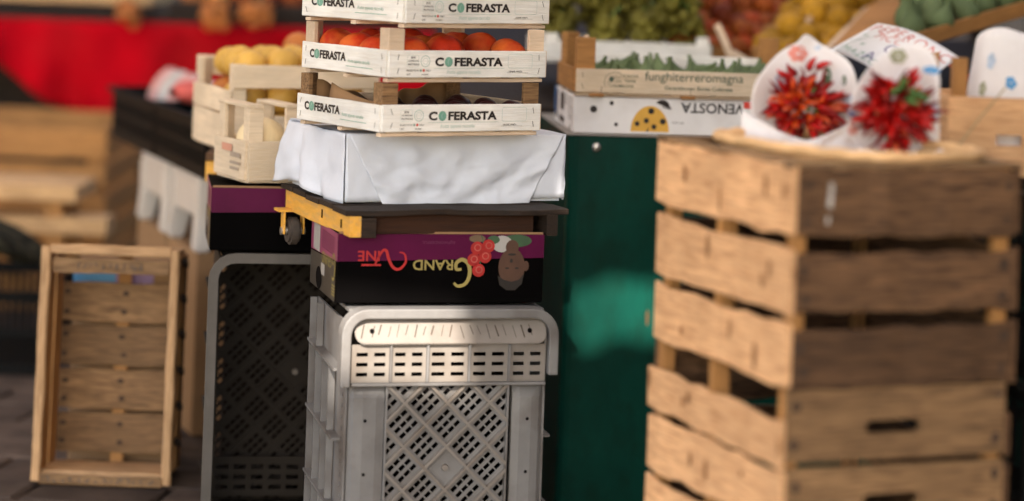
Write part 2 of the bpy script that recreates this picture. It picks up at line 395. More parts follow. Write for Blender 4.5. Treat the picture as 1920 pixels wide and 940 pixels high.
def grey_crate(label, loc, rz):
    t = thing('plastic_crate', label, 'crate', loc, rz); T = CH
    # side and end walls
    for sx in (0, 1):
        x0 = .014 if sx == 0 else CW - .018
        xs = [.012, .02] ; ys = [0, .022, .034, CD]
        zs = [0.]
        z = .02
        while z < T - .14: zs += [z, z + .010]; z += .021
        zs += [T - .03]
        bm = holed(ys, zs, lambda i, j: i == 1 and j % 2 == 1, .004)
        bmesh.ops.transform(bm, matrix=Matrix.Translation((x0 + (.004 if sx == 0 else 0), 0, 0)) @ Matrix.Rotation(R(90), 4, 'Z'), verts=bm.verts)
        obj('side_wall', bm, GREY, t)
        xa, xb = (-.004, .0145) if sx == 0 else (CW - .0145, CW + .004)
        for k, z in enumerate((.06, .19, .32, .45)):
            P = [(.034, z - .004), (CD, z + .004), (CD, z + .009), (.034, z + .001)]
            bm = bmesh.new()
            A = [bm.verts.new((xa if sx == 0 else xb, y, z_)) for y, z_ in P]; B = [bm.verts.new((xb if sx == 0 else xa, y, z_)) for y, z_ in P]
            bm.faces.new(A); bm.faces.new(B[::-1])
            for i in range(4): bm.faces.new((A[i], B[i], B[(i + 1) % 4], A[(i + 1) % 4]))
            bmesh.ops.recalc_face_normals(bm, faces=bm.faces); obj('side_rib', bm, GREY, t)
        for y in (.10, .17, .25, .33):
            obj('upright_rib', bx(xa + .003, xb - .003, y, y + .006, .01, T - .03 if y > .2 else T - .12), GREY, t)
    obj('end_wall', bx(.02, CW - .02, .02, CD, T - .012, T - .006), GREY, t)
    obj('end_wall', bx(.02, CW - .02, .02, CD, 0, .006), GREY, t)
    # rounded handle rim framing the top
    path = [(.009, T - .145), (.009, T - .05)] + [(.009 + .041 - .041 * math.cos(R(a)), T - .05 + .041 * math.sin(R(a))) for a in (15, 30, 45, 60, 75, 90)]
    path += [(CW - .05, T - .009)] + [(CW - .009 - .041 + .041 * math.sin(R(a)), T - .05 + .041 * math.cos(R(a))) for a in (15, 30, 45, 60, 75, 90)] + [(CW - .009, T - .125)]
    bm = sweep_rect(path, .018, -.024, .02); bmesh.ops.bevel(bm, geom=[e for e in bm.edges], offset=.0025, segments=2, affect='EDGES', profile=.6)
    obj('handle_rim', bm, GREY, t)
    # tilted grip lip
    bm = prism_xz(rrect_pts(.026, CW - .022, T - .066, T - .021, .019), -.004, .004)
    for v in bm.verts: v.co.y -= .020 * (T - .021 - v.co.z) / .045
    bmesh.ops.bevel(bm, geom=[e for e in bm.edges if abs(e.verts[0].co.y - e.verts[1].co.y) < .02], offset=.002, segments=2, affect='EDGES')
    lip = obj('grip_lip', bm, GREY_L, t)
    fr = lambda u, v: (u, -.0046 - .020 * (T - .021 - v) / .045, v)
    pr = Print()
    for k in range(20):
        u = .045 + k * .0165 + random.uniform(-.002, .002); ln = random.uniform(.018, .026)
        pr.line([(u, T - .030 - random.uniform(0, .004)), (u - .006 if k < 11 else u + .006, T - .030 - ln)], random.uniform(.001, .003))
    pr.put_each('dirt_streak', M('brown_dirt', (.055, .038, .026, 1), .8, .4, 60), lip, fr)
    pr = Print().disc(.058, T - .042, .0045); pr.disc(CW - .055, T - .042, .0045); pr.put_each('drain_hole', HOLE, lip, lambda u, v: (u, fr(u, v)[1] - .0004, v))
    # band of slots, five panels
    xs = [.022]; edges = [.022, .095, .165, .245, .322, .393]
    for a, b in zip(edges, edges[1:]):
        m_ = (a + b) / 2; xs += [a + .009, m_ - .006, m_ + .006, b - .009]
    xs += [.393]; z0, z1 = T - .138, T - .068
    zs = [z0]
    for k in range(3): zs += [z0 + .011 + k * .0185, z0 + .011 + k * .0185 + .0072]
    zs += [z1]
    obj('slotted_band', holed(xs, zs, lambda i, j: i % 2 == 1 and j % 2 == 1, .004), GREY_L, t, (0, -.010, 0))
    for a in edges[1:-1]: obj('band_divider', bx(a - .002, a + .002, -.0185, -.0102, z0 + .001, z1), GREY, t)
    obj('band_ledge', bx(.022, .393, -.020, -.001, z0 - .006, z0 - .0005, bev=.001), GREY, t)
    # rounded corner columns
    for sx in (0, 1):
        prof = [(0, .03), (0, .012), (.004, .003), (.013, -.003), (.030, -.006), (.055, -.006), (.071, -.003), (.072, .006)]
        if sx: prof = [(CW - .036 - x * .9 + .018, y) for x, y in prof][::-1]
        else: prof = [(x + .017, y) for x, y in prof]
        bm = bmesh.new(); zt = T - .146
        A = [bm.verts.new((x, y, 0)) for x, y in prof]; B = [bm.verts.new((x, y, zt - .022)) for x, y in prof]; C_ = [bm.verts.new((x, max(y, .0) + .004, zt)) for x, y in prof]
        for Q, W_ in ((A, B), (B, C_)):
            for i in range(len(prof) - 1): bm.faces.new((Q[i], Q[i + 1], W_[i + 1], W_[i]))
        bmesh.ops.recalc_face_normals(bm, faces=bm.faces)
        co = obj('corner_column', bm, GREY, t)
        for z in (T - .21, T - .31, T - .46):
            x = .052 if sx == 0 else CW - .052
            Print().disc(x, z, .0033, n=10).put('vent_hole', HOLE, co, lambda u, v: (u, -.0068, v))
        xx = .091 if sx == 0 else .3235
        obj('panel_rib', bx(xx - .002, xx + .002, -.009, .006, 0, T - .144), GREY, t)
    lattice(.091, .3235, .004, T - .144, .2075, T - .300, GREY, t, 0.0)
    return t
def open_crate(label, loc, rz):
    """the same kind of crate, its open side to the viewer"""
    t = thing('plastic_crate', label, 'crate', loc, rz); T = CH + .03; D = .33
    for k, (ins, y0, y1, wd) in enumerate(((.0, 0, .012, .020), (.012, .014, .034, .016))):
        P = rrect_pts(.01 + ins * .4, CW - .01 - ins * .4, .01, T - .01 - ins * .4, .045)
        bm = sweep_rect(P + [P[0]], wd - .006 * k, y0, y1); bmesh.ops.remove_doubles(bm, verts=bm.verts, dist=1e-5)
        obj('rim', bm, GREY_SHADE if k else M('dull_grey_plastic', (.085, .074, .064, 1), .55, .2, 9, .1, 120, .2), t)  # rim copy of the grey plastic, colour dimmed for shade
    for x in (.022, CW - .026): obj('side_wall', bx(x, x + .004, .036, D, .01, T - .01), GREY_SHADE, t)
    for z in (.012, T - .018): obj('end_wall', bx(.03, CW - .03, .036, D, z, z + .006), GREY_SHADE, t)
    for z in (.10, .24, .38, .50):
        obj('side_rib', bx(.006, .0215, .05, D, z, z + .006), GREY_SHADE, t)
    zs = [.02]
    for k in range(3): zs += [.034 + k * .022, .034 + k * .022 + .010]
    zs += [.105]; xs = [.03]
    for k in range(9): xs += [.04 + k * .038, .04 + k * .038 + .026]
    xs += [CW - .03]
    obj('slotted_band', holed(xs, zs, lambda i, j: i % 2 == 1 and j % 2 == 1, .004), GREY_SHADE, t, (0, D - .06, .02))
    lattice(.027, CW - .027, .02, T - .02, .2075, .30, GREY_SHADE, t, D - .004, rib_out=.004)
    return t
GC = Vector((-.294, 4.45, 0))
grey_crate('pale grey plastic crate on end, diamond lattice facing out, under the tomato carton', GC, 14)
sk2 = thing('dark_sack', 'dark sack barely visible through the slots of the lattice crate', 'sack', GC + Vector((.16, .24, .007)), 14)  # filler body added only to darken the lattice slots
obj('sack_body', grid_mesh(lambda u, v: (.165 * math.cos(2 * math.pi * u) * (1 - .25 * v ** 3) + .008 * math.sin(u * 40), .11 * math.sin(2 * math.pi * u) * (1 - .3 * v ** 3), .54 * v), 40, 10), HOLE, sk2, smooth=True)
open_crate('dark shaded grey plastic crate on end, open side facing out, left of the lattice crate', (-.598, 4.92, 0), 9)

# ------------------------------------------------------------------ tomato cartons
MAG = M('magenta_print', (.070, .003, .030, 1), .5, .2, 6, spec=.1); MAGL = M('pink_print', (.22, .028, .09, 1), .4, .2, 6)
CBLK = M('black_carton', (.0015, .0012, .0012, 1), .7, .3, 8, .05, 40, .02); CGRY = M('grey_carton_print', (.03, .026, .021, 1), .45, .25, 10)
GOLD = M('gold_print', (.26, .20, .055, 1), .5, .15, 20); VRED = M('red_print', (.36, .008, .008, 1), .5, .1, 20)
SKIN = M('skin_tone_print', (.06, .025, .013, 1), .5, .2, 30); HAIR = M('dark_brown_print', (.010, .006, .004, 1), .5, .2, 30); TOM = M('tomato_red_print', (.30, .010, .008, 1), .4, .25, 40); TOMH = M('tomato_pink_print', (.34, .07, .055, 1), .4, .2, 40)
LEAFP = M('leaf_green_print', (.03, .07, .03, 1), .5, .2, 30); WPR = M('white_print', (.30, .28, .26, 1), .5, .1, 20); BEIGE = M('beige_print', (.12, .075, .04, 1), .6, .2, 20)
def carton(label, loc, rz, W=.40, D=.285, Hh=.13, full=True):
    t = thing('tomato_carton', label, 'carton', loc, rz)
    bm = bx(0, W, 0, D, 0, Hh, bev=.0015); body = obj('carton_body', bm, CBLK, t)
    obj('carton_rim', bx(.002, W - .002, .001, .004, Hh + .0002, Hh + .004), KRAFT, t)
    f = lambda d: (lambda u, v: (u, -d, v)); g_ = lambda d: (lambda u, v: (-d, D - u, v))
    Print().poly([(.0, Hh * .60), (W, Hh * .66), (W, Hh), (0, Hh)]).put('magenta_band', MAG, body, f(.0004))
    Print().poly([(0, Hh * .52), (D, Hh * .60), (D, Hh), (0, Hh)]).put('pink_band', MAGL, body, g_(.0004))
    Print().poly([(0, 0), (D - .015, 0), (D - .015, Hh * .58), (0, Hh * .5)]).put('grey_field', CGRY, body, g_(.0006))
    Print().rect(.03, .10, Hh * .55, Hh * .95).put('white_label', WPR, body, g_(.0009))
    Print().rect(.12, .16, Hh * .25, Hh * .42).put('white_label', WPR, body, g_(.0011))
    pr = Print()
    for k in range(8): pr.rect(.125, .255, Hh * (.66 + k * .035), Hh * (.672 + k * .035))
    pr.put('small_print', MAG, body, g_(.001))
    Print().disc(.10, Hh * .17, .032, .022).put('hand_hole', HOLE, body, g_(.0012))
    Gc = smooth_pts([(.018, .024), (.010, .030), (-.004, .026), (-.012, .010), (-.010, -.010), (.002, -.020), (.014, -.014), (.014, -.002), (.004, -.002)], 5)
    Gw = [.0045 + .003 * math.sin(i / len(Gc) * math.pi) for i in range(len(Gc))]
    def G_(pr, u, v, sc, flip=-1): pr.line([(u + flip * x * sc, v + flip * y * sc) for x, y in Gc], [q * sc for q in Gw])
    sw = Print(); G_(sw, D - .028, Hh * .52, .95); sw.text('GRAND', D - .052, Hh * .60, .030, .012, 0, 1, True); sw.put('gold_lettering', GOLD, body, g_(.0013))
    pr = Print()
    for k in range(4): pr.rect(D - .045, D - .012, Hh * (.08 + k * .045), Hh * (.095 + k * .045))
    pr.put('small_gold_print', GOLD, body, g_(.0014))
    if not full: return t
    # upside-down lettering on the long face
    gp = Print(); G_(gp, .243, .062, 1.0); gp.text('RAND', .224, .081, .027, .016, 0, 1.06, True); gp.put('gold_lettering', GOLD, body, f(.0010))
    vp = Print(); vp.text('INE', .082, .098, .027, .016, 0, 1.06, True); vp.rect(.046, .083, .070, .0735)
    V1 = smooth_pts([(.066, .071), (.072, .074), (.078, .086), (.086, .099), (.093, .098), (.097, .085), (.106, .068), (.118, .064), (.130, .076), (.128, .092), (.118, .096)], 5)
    vp.line(V1, [.002 + .0035 * math.sin(i / len(V1) * math.pi) for i in range(len(V1))]); vp.put('red_lettering', VRED, body, f(.0013))
    Print().text('RIJPWONDERFUL', .225, .117, .0075, .01, 0, 1.1, True).put('faint_lettering', M('dark_violet_print', (.10, .008, .05, 1), .4, .1), body, f(.0010))
    tm = [(.268, .104), (.290, .108), (.262, .082), (.284, .088), (.272, .062), (.279, .116)]
    st = Print(); st.line(smooth_pts([(.276, .128), (.280, .110), (.274, .090), (.276, .070)], 5), .002); st.disc(.300, .120, .012, .008); st.put('vine_stalk', LEAFP, body, f(.0012))
    pr = Print()
    for u, v in tm[:5]: pr.disc(u, v, .0125)
    pr.put_each('tomato_picture', TOM, body, f(.0016))
    pr = Print()
    for u, v in tm[:5]: pr.ring(u + .001, v + .001, .006, .0022, 10)
    pr.put_each('tomato_shine', TOMH, body, f(.0019))
    Print().disc(.317, .112, .020, .016).put('shirt_picture', WPR, body, f(.0011))
    Print().disc(.268, .122, .016, .007).put('basket_picture', BEIGE, body, f(.0011))
    Print().disc(.337, .068, .026, .036).put('face_picture', SKIN, body, f(.0013))
    Print().poly([(.310, .052), (.314, .034), (.328, .024), (.345, .024), (.358, .036), (.362, .056), (.352, .044), (.338, .040), (.322, .044)]).put('hair_picture', HAIR, body, f(.0016))
    pr = Print(); pr.disc(.328, .066, .004, .0018); pr.disc(.347, .066, .004, .0018); pr.disc(.337, .092, .008, .0022); pr.disc(.336, .080, .003, .004); pr.put('facial_feature_picture', HAIR, body, f(.0018))
    Print().disc(.365, .070, .006, .010, 10).put('ear_picture', SKIN, body, f(.0012)); Print().disc(.337, .106, .013, .014, 12).put('neck_picture', SKIN, body, f(.0012))
    Print().disc(.345, .118, .030, .012).put('arm_picture', LEAFP, body, f(.0009))
    return t
carton('black and magenta tomato carton printed upside down, wedged under the yellow platform', (-.306, 4.49, .5715), 14.5)
carton('black and magenta tomato carton on the dark open crate, below the melon crate', (-.602, 4.955, .6015), 9, full=False)

# ------------------------------------------------------------------ yellow platform with casters
PL, PM, PZ = .448, .47, .700
pt = thing('trolley_platform', 'yellow wooden trolley platform with a castor, carrying the white wrapped box', 'platform', (-.283, 4.455, PZ), 20)
plank('side_beam', pt, PM, .040, .022, (.011, PM / 2, .019), (0, 0, R(90)), W_YEL, .0008)
plank('side_beam', pt, PM, .040, .022, (PL - .045, PM / 2, .019), (0, 0, R(90)), W_DARK, .0008)  # right beam of the yellow frame, coloured dark as if shaded
plank('front_beam', pt, PL - .110, .036, .020, (PL / 2 - .02, .034, .020), (0, 0, 0), wood('brown_orange_wood', (.035, .012, .004, 1), (.015, .006, .003, 1)), .0008)  # deep shade under the deck put into this beam's colour
plank('back_beam', pt, PL - .050, .036, .020, (PL / 2, PM - .02, .020), (0, 0, 0), W_YEL, .0008)
obj('corner_block', bx(.0225, .052, .0005, .021, -.002, .035, bev=.001), W_DARK, pt)
for k in range(5):
    plank('deck_board', pt, PL - .006, .092, .010, (PL / 2 - .010, .046 + k * .098, .0445), (R(90), 0, 0), W_DARK, .004, seg=9)
for y, z in ((.055, .019), (.19, .022)): obj('bolt_hole', bx(-.0014, .002, y - .003, y + .003, z - .008, z + .008), HOLE, pt)
cst = obj('castor_fork', bx(.030, .085, .405, .445, -.006, -.001), W_YEL, pt, (-.060, 0, .006))
for dx in (-.020, .020): obj('fork_plate', bx(.065 + dx - .002, .065 + dx + .002, .413, .437, -.052, -.006, bev=.0008), W_YEL, cst)
bmw = bmesh.new(); bmesh.ops.create_cone(bmw, cap_ends=True, segments=24, radius1=.028, radius2=.028, depth=.024)
bmesh.ops.bevel(bmw, geom=[e for e in bmw.edges if len(e.link_faces) == 2 and any(len(f.verts) > 4 for f in e.link_faces)], offset=.005, segments=2, affect='EDGES')
obj('wheel', bmw, M('worn_rubber', (.06, .045, .035, 1), .7, .4, 20), cst, (.065, .425, -.046), (0, R(90), 0))
bmw = bmesh.new(); bmesh.ops.create_cone(bmw, cap_ends=True, segments=12, radius1=.008, radius2=.008, depth=.05)
obj('axle', bmw, STEEL, cst, (.065, .425, -.046), (0, R(90), 0))

# ------------------------------------------------------------------ white wrapped box under the crate stack
WB = (-.303, 4.575, .7495); WL, WD, WH = .455, .37, .135
wt = thing('wrapped_box', 'white paper wrapped box with diagonal folds, on the yellow platform', 'box', WB, 22)
rdn = random.Random(3)
from mathutils import noise as mn
nz = lambda x, y, f=9., a=.003: mn.noise(Vector((x * f, y * f, 1.7))) * a
obj('inner_box', bx(.006, WL - .006, .008, WD - .01, .001, WH - .006), WHITE, wt)
obj('top_sheet', grid_mesh(lambda u, v: (u * WL, v * WD, WH - .0022 + nz(u, v, 7, .0018)), 24, 20), WHITE, wt, smooth=True)
def flap_front(u, v):            # v=0 top, 1 hem
    a = .004 + .078 * v; b = WL - .003 - .082 * v
    x = a + (b - a) * u; hem = .016 + .012 * math.sin(math.pi * u)
    z = WH - .002 - v * (WH - .002 + hem)
    return (x, -.0030 - .004 * math.sin(math.pi * min(v * 1.2, 1)) * math.sin(math.pi * u) + nz(u * 1.5, v, 5, .010) * min(1, 3 * v) + (.004 * abs(mn.noise(Vector((u * 9 + v * 5, v * 6 - u * 4, 4.2)))) + .0012 * abs(mn.noise(Vector((u * 21 - v * 8, v * 15, 9.1))))) * min(1, 3 * v) - .0085 * v, z)
sm = []
def sheet(name, fn, nu, nv, th=.0011, mat=WHITE):
    o = obj(name, grid_mesh(fn, nu, nv), mat, wt, smooth=True)
    md = o.modifiers.new('thickness', 'SOLIDIFY'); md.thickness = th; md.offset = 0; return o
sheet('front_flap', flap_front, 90, 36)
sheet('folded_corner', lambda u, v: (u * (.10 * v + .012), -.0012 + nz(u, v, 6, .003) * v - .0015 * v, WH - .002 - v * (WH - .006)), 10, 12)
sheet('folded_corner', lambda u, v: (WL - u * (.10 * v + .012), -.0012 + nz(u + 3, v, 6, .003) * v - .001 * v, WH - .002 - v * (WH - .010)), 10, 12)
def drape(u, v):                 # u: 0 at the front corner, 1 at the back
    y = u * WD; fold = (.016 * math.sin(u * 7.5 + 1.2) + .005 * math.sin(u * 17 + v * 3)) * min(1, u * 5) * (.1 + v) + .006 * mn.noise(Vector((u * 5, v * 4, 8.)))
    hem = .002 + .020 * max(0, math.sin((u - .2) * 3.2)) ** 1.5
    return (-.002 - .008 * v * u * 2 - abs(fold) * .9 - .008 * u * math.sin(math.pi * v), y, WH - .002 + nz(u, 0, 7, .002) - v * (WH - hem) - .004 * u)
sheet('left_drape', drape, 60, 16)
sheet('right_side', lambda u, v: (WL + .001 + nz(u, v, 5, .003), u * WD, WH - .002 - v * (WH - .006)), 16, 8)
sheet('back_side', lambda u, v: (u * WL, WD + .001 + nz(u, v, 5, .003), WH - .002 - v * (WH - .006)), 16, 8)

# ------------------------------------------------------------------ fruit crates with printed slats
def prism_post(parent, x, y, sx, sy, w, z0, z1, mat, name='corner_post'):
    bm = bmesh.new(); P = [(x, y), (x + sx * w, y), (x + sx * w, y + sy * w * .25), (x + sx * w * .25, y + sy * w), (x, y + sy * w)]
    A = [bm.verts.new((p, q, z0)) for p, q in P]; B = [bm.verts.new((p, q, z1)) for p, q in P]
    bm.faces.new(A); bm.faces.new(B)
    for i in range(5): bm.faces.new((A[i], A[(i + 1) % 5], B[(i + 1) % 5], B[i]))
    bmesh.ops.recalc_face_normals(bm, faces=bm.faces)
    bmesh.ops.bevel(bm, geom=bm.edges[:], offset=.0008, segments=1, affect='EDGES')
    return obj(name, bm, mat, parent)
def staples(slat_o, u_list, vmid, dv, frame):
    pr = Print()
    for u in u_list:
        for k in (-1, 1):
            a = random.uniform(-.0025, .0025); v = vmid + k * dv
            pr.line([(u - a, v - .0055), (u + a, v + .0055)], .0012)
    pr.put_each('staple', STAPLE, slat_o, frame)
def printed_crate(label, loc, rz, L=.352, D=.325, slat=.051, post=.1010, pw=.034, group='stacked fruit crates', postmat=W_PALE):
    t = thing('fruit_crate', label, 'crate', loc, rz, group)
    z0 = .0095; th = .005
    for y in (.012, D / 2, D - .012): plank('bottom_batten', t, L - .004, .007, .018, (L / 2, y, .0036), (0, 0, 0), W_PALE, .0005)
    for k in range(4): plank('base_board', t, D - .004, .070, .003, (.046 + k * (L - .092) / 3, D / 2, .0088), (R(90), 0, R(90)), W_PALE, .001)
    f_ = plank('printed_slat', t, L, slat, th, (L / 2, -th / 2, z0 + slat / 2), (0, 0, 0), W_WHITE, .0006)
    plank('slat', t, L, slat, th, (L / 2, D + th / 2, z0 + slat / 2), (0, 0, 0), W_PALE, .0006)
    s_ = plank('printed_slat', t, D, slat, th, (-th / 2 + .0, D / 2, z0 + slat / 2), (0, 0, R(-90)), W_WHITE, .0006)
    plank('slat', t, D, slat, th, (L + th / 2, D / 2, z0 + slat / 2), (0, 0, R(90)), W_PALE, .0006)
    for x, y, sx, sy in ((.001, .001, 1, 1), (L - .001, .001, -1, 1), (.001, D - .001, 1, -1), (L - .001, D - .001, -1, -1)):
        prism_post(t, x, y, sx, sy, pw, z0, post, postmat)
    # slat-local frames (slat centre is the origin; the slat's own X is along the board)
    fr = lambda d: (lambda u, v: (u * L / .38 - L / 2, -th / 2 - .0008 - d, v - slat / 2))
    fs = lambda d: (lambda u, v: (u * D / .28 - D / 2, -th / 2 - .0008 - d, v - slat / 2))
    staples(f_, (.020, .362), slat / 2, .013, fr(.0002)); staples(s_, (.014, .268), slat / 2, .013, fs(.0002))
    def logo(sl, fr, u0, width, v0, small):
        h = .0215; a = tw('C', h, .03); b = tw('FERASTA', h, .03); k = width / (a + h * .92 + b)
        Print().text('C', u0, v0, h, .042, 0, k).put('letter', INK, sl, fr(.0002)); Print().text('FERASTA', u0 + (a + h * .86) * k, v0, h, .042, 0, k).put('lettering', INK, sl, fr(.0002))
        Print().disc(u0 + (a + h * .42) * k, v0 + h * .34, h * .40 * min(k, 1.1), h * .44).put('green_emblem', INKG, sl, fr(.0002))
        Print().line(smooth_pts([(u0 + (a + h * .40) * k, v0 + h * .12), (u0 + (a + h * .36) * k, v0 + h * .36), (u0 + (a + h * .48) * k, v0 + h * .62)], 4), .0012).put('emblem_mark', INKL, sl, fr(.0004))
    logo(f_, fr, .107, .166, .0225, False)
    Print().rect(.106, .276, .0172, .0178).put('rule_line', INKL, f_, fr(.0002))
    Print().text('frutta appena raccolta', .135, .0075, .0098, .0, .35, .95).put('slogan', INKL, f_, fr(.0002))
    pr = Print(); P = rrect_pts(.285, .345, .0185, .045, .004, 3); pr.line(P + [P[0]], .0006); P = rrect_pts(.041, .068, .020, .042, .003, 3); pr.line(P + [P[0]], .0004); pr.ring(.084, .031, .0105, .0012); pr.ring(.084, .031, .006, .0006)
    pr.put_each('outline_mark', INKL, f_, fr(.0002))
    pr = Print().text('2018', .049, .036, .0055, .02); pr.text('COOPERATIVA', .043, .030, .0038, .02, 0, 1.0); pr.text('FRUTTICOLA', .043, .0235, .0045, .02, 0, 1.0)
    pr.text('PRODOTTO IN', .040, .0118, .0042, .015); pr.text('ITALY', .086, .0118, .0042, .015); pr.text('CAT.', .040, .0045, .0048, .02); pr.text('CALIBRO', .075, .0045, .0042, .01); pr.text('ORIGINE  VARIETA', .287, .0105, .0040, .015); pr.rect(.283, .335, .0092, .0096)
    pr.put('small_print', INKF, f_, fr(.0002))
    Print().disc(.0735, .0135, .0022).put('green_mark', INKG, f_, fr(.0003)); Print().disc(.0805, .0135, .0026).put('red_mark', INKR, f_, fr(.0003))
    logo(s_, fs, .028, .124, .0225, True)
    Print().text('frutta appena raccolta', .158, .0205, .0095, .0, .3, .85).put('slogan', INKG, s_, fs(.0002)); Print().rect(.152, .24, .0125, .0136).put('rule_line', INKG, s_, fs(.0002))
    return t
SB = .8860
C1 = printed_crate('lowest of the three white printed fruit crates, on the white wrapped box', (-.232, 4.47, SB), 33, postmat=W_OLD2)
C2 = printed_crate('middle of the three white printed fruit crates, filled with red peaches', (-.223, 4.47, SB + .1025), 33.5)
C3 = printed_crate('topmost of the three white printed fruit crates, cut by the picture top', (-.196, 4.48, SB + .205), 40)
def in_crate(c, x, y, z):
    a = c.rotation_euler.z; return Vector((c.location.x + x * math.cos(a) - y * math.sin(a), c.location.y + x * math.sin(a) + y * math.cos(a), c.location.z + z))
for k_, (x, y) in enumerate(((.075, .050), (.160, .062), (.300, .050), (.050, .122), (.125, .138), (.205, .128), (.290, .135), (.048, .200), (.122, .214), (.20, .208), (.285, .215), (.048, .276), (.13, .285), (.21, .28), (.295, .288))):
    fruit('peach', PEACH_ME[random.randrange(3)], in_crate(C2, x, y, .0105 + .036 + random.uniform(.0, .010)), ('red peach just right of the near corner post in the middle printed crate', 'red peach in the centre of the front row of the middle printed crate', 'red peach at the right end of the front row in the middle printed crate')[k_] if k_ < 3 else 'red orange peach in a back row of the middle printed crate', 'peach', 'peaches in the middle crate', .35, random.uniform(.92, 1.03))
for x, y in ((.06, .06), (.13, .055), (.20, .06), (.27, .055), (.33, .06), (.10, .13), (.17, .13), (.24, .13), (.31, .13), (.06, .2), (.14, .21), (.22, .21), (.30, .21)):
    fruit('dark_plum', DP_ME, in_crate(C1, x, y, .0105 + .027), 'dark plum low in the lowest printed crate', 'plum', 'plums in the lowest crate', .4)
ln = thing('tray_liner', 'wavy brown cardboard liner standing inside the lowest printed crate', 'liner', in_crate(C1, .006, .312, .0105), 33)
o = obj('liner_sheet', grid_mesh(lambda u, v: (u * .345, .004 * math.sin(u * 40) - .004, v * (.052 + .020 * math.sin(u * 9 + .5) + .008 * math.sin(u * 23))), 40, 4), KRAFT, ln, smooth=True); md = o.modifiers.new('t', 'SOLIDIFY'); md.thickness = .002
ln2 = thing('tray_liner', 'brown cardboard liner flap along the left wall of the lowest printed crate', 'liner', in_crate(C1, .010, .04, .0105), 33)
o = obj('liner_sheet', grid_mesh(lambda u, v: (.004 + .012 * v, u * .20, v * (.050 + .026 * u * u)), 12, 4), KRAFT, ln2, smooth=True); md = o.modifiers.new('t', 'SOLIDIFY'); md.thickness = .002

# ------------------------------------------------------------------ green cabinet, white carton and fig crate on it
CABZ = .852
cb = thing('green_cabinet', 'dark green enamelled metal stall cabinet with a bolt near its top', 'cabinet', (.135, 5.17, 0), 5)
prof = [(.0, .60), (.0, .022), (.004, .010), (.012, .003), (.024, 0), (1.7, 0), (1.7, .60)]
bm = bmesh.new(); A = [bm.verts.new((x - .018 * 0, y, 0)) for x, y in prof]; B = [bm.verts.new((x, y, CABZ - .004)) for x, y in prof]
for i in range(len(prof)): bm.faces.new((A[i], A[(i + 1) % len(prof)], B[(i + 1) % len(prof)], B[i]))
bm.faces.new(B)
bmesh.ops.recalc_face_normals(bm, faces=bm.faces)
obj('cabinet_body', bm, GREENM, cb)
obj('counter_top', bx(-.004, 1.71, -.006, .61, CABZ - .0038, CABZ, bev=.001), M('grey_counter', (.20, .18, .16, 1), .5, .2, 8), cb)
bs = bmesh.new(); bmesh.ops.create_uvsphere(bs, u_segments=14, v_segments=8, radius=.0105)
for v in bs.verts: v.co.y *= .55
obj('bolt_head', bs, STEEL, cb, (.062, -.003, CABZ - .028), smooth=True)
vt = thing('apple_carton', 'white carton with black dots and a yellow half disc, on the green cabinet', 'carton', (.146, 5.195, CABZ + .0005), 5)
VL, VD, VH = .60, .38, .078
vb = obj('carton_body', bx(0, VL, 0, VD, 0, VH, bev=.0015), CARD, vt)
fv = lambda d: (lambda u, v: (u, -d, v)); gv = lambda d: (lambda u, v: (-d, VD - u, v))
pr = Print()
for u, v, r in ((.043, .052, .0078), (.082, .066, .0046), (.093, .020, .0041), (.169, .051, .0066), (.139, .023, .0053), (.159, .030, .0057), (.195, .029, .0065), (.176, .017, .0056)): pr.disc(u, v, r)
pr.put_each('black_dot', INK, vb, fv(.0016))
Print().disc(.167, .006, .042, .056, 30, 0, math.pi).put('yellow_half_disc', M('yellow_print', (.66, .36, .05, 1), .5, .08, 20), vb, fv(.0006))
Print().poly([(.158, .006), (.166, .016), (.163, .006)]).put('leaf_mark', INK, vb, fv(.0012))
pr = Print().disc(.193, .062, .016, .014, 16, -.3, 2.6); pr.line([(.194, .076), (.196, .060), (.212, .056)], .0022); pr.line([(.20, .066), (.213, .058)], .002); pr.put('ladybird_mark', INK, vb, fv(.0009))
pr = Print().text('VENOSTA', .372, .0705, .030, .022, 0, 1.03, True); pr.text('PER SUOLI', .242, .029, .006, .0, 0, 1, True); pr.put('lettering', INK, vb, fv(.0006))
Print().text('mela dal cuore delle alpi - varieta e calibro selezionati', .372, .0755, .0055, .0, 0, .95, True).put('small_lettering', INKF, vb, fv(.0006))
Print().rect(.372, .40, .062, .077).put('red_corner', INKR, vb, fv(.0006))
pr = Print().rect(.12, .19, .035, .073); pr.rect(.02, .06, .01, .075); pr.rect(.22, .232, .05, .075); pr.rect(.10, .20, .008, .020); pr.rect(.31, .32, .0, .012); pr.put('black_print', INK, vb, gv(.0006))
pr = Print()
for k in range(8): pr.rect(.27, .27 + .08 - (k % 3) * .012, .07 - k * .0065, .0715 - k * .0065)
pr.put('small_print', INKF, vb, gv(.0006))
Print().rect(.0, .03, .02, .08).put('blue_print', M('blue_print', (.04, .16, .40, 1), .5, .1), vb, gv(.0008))
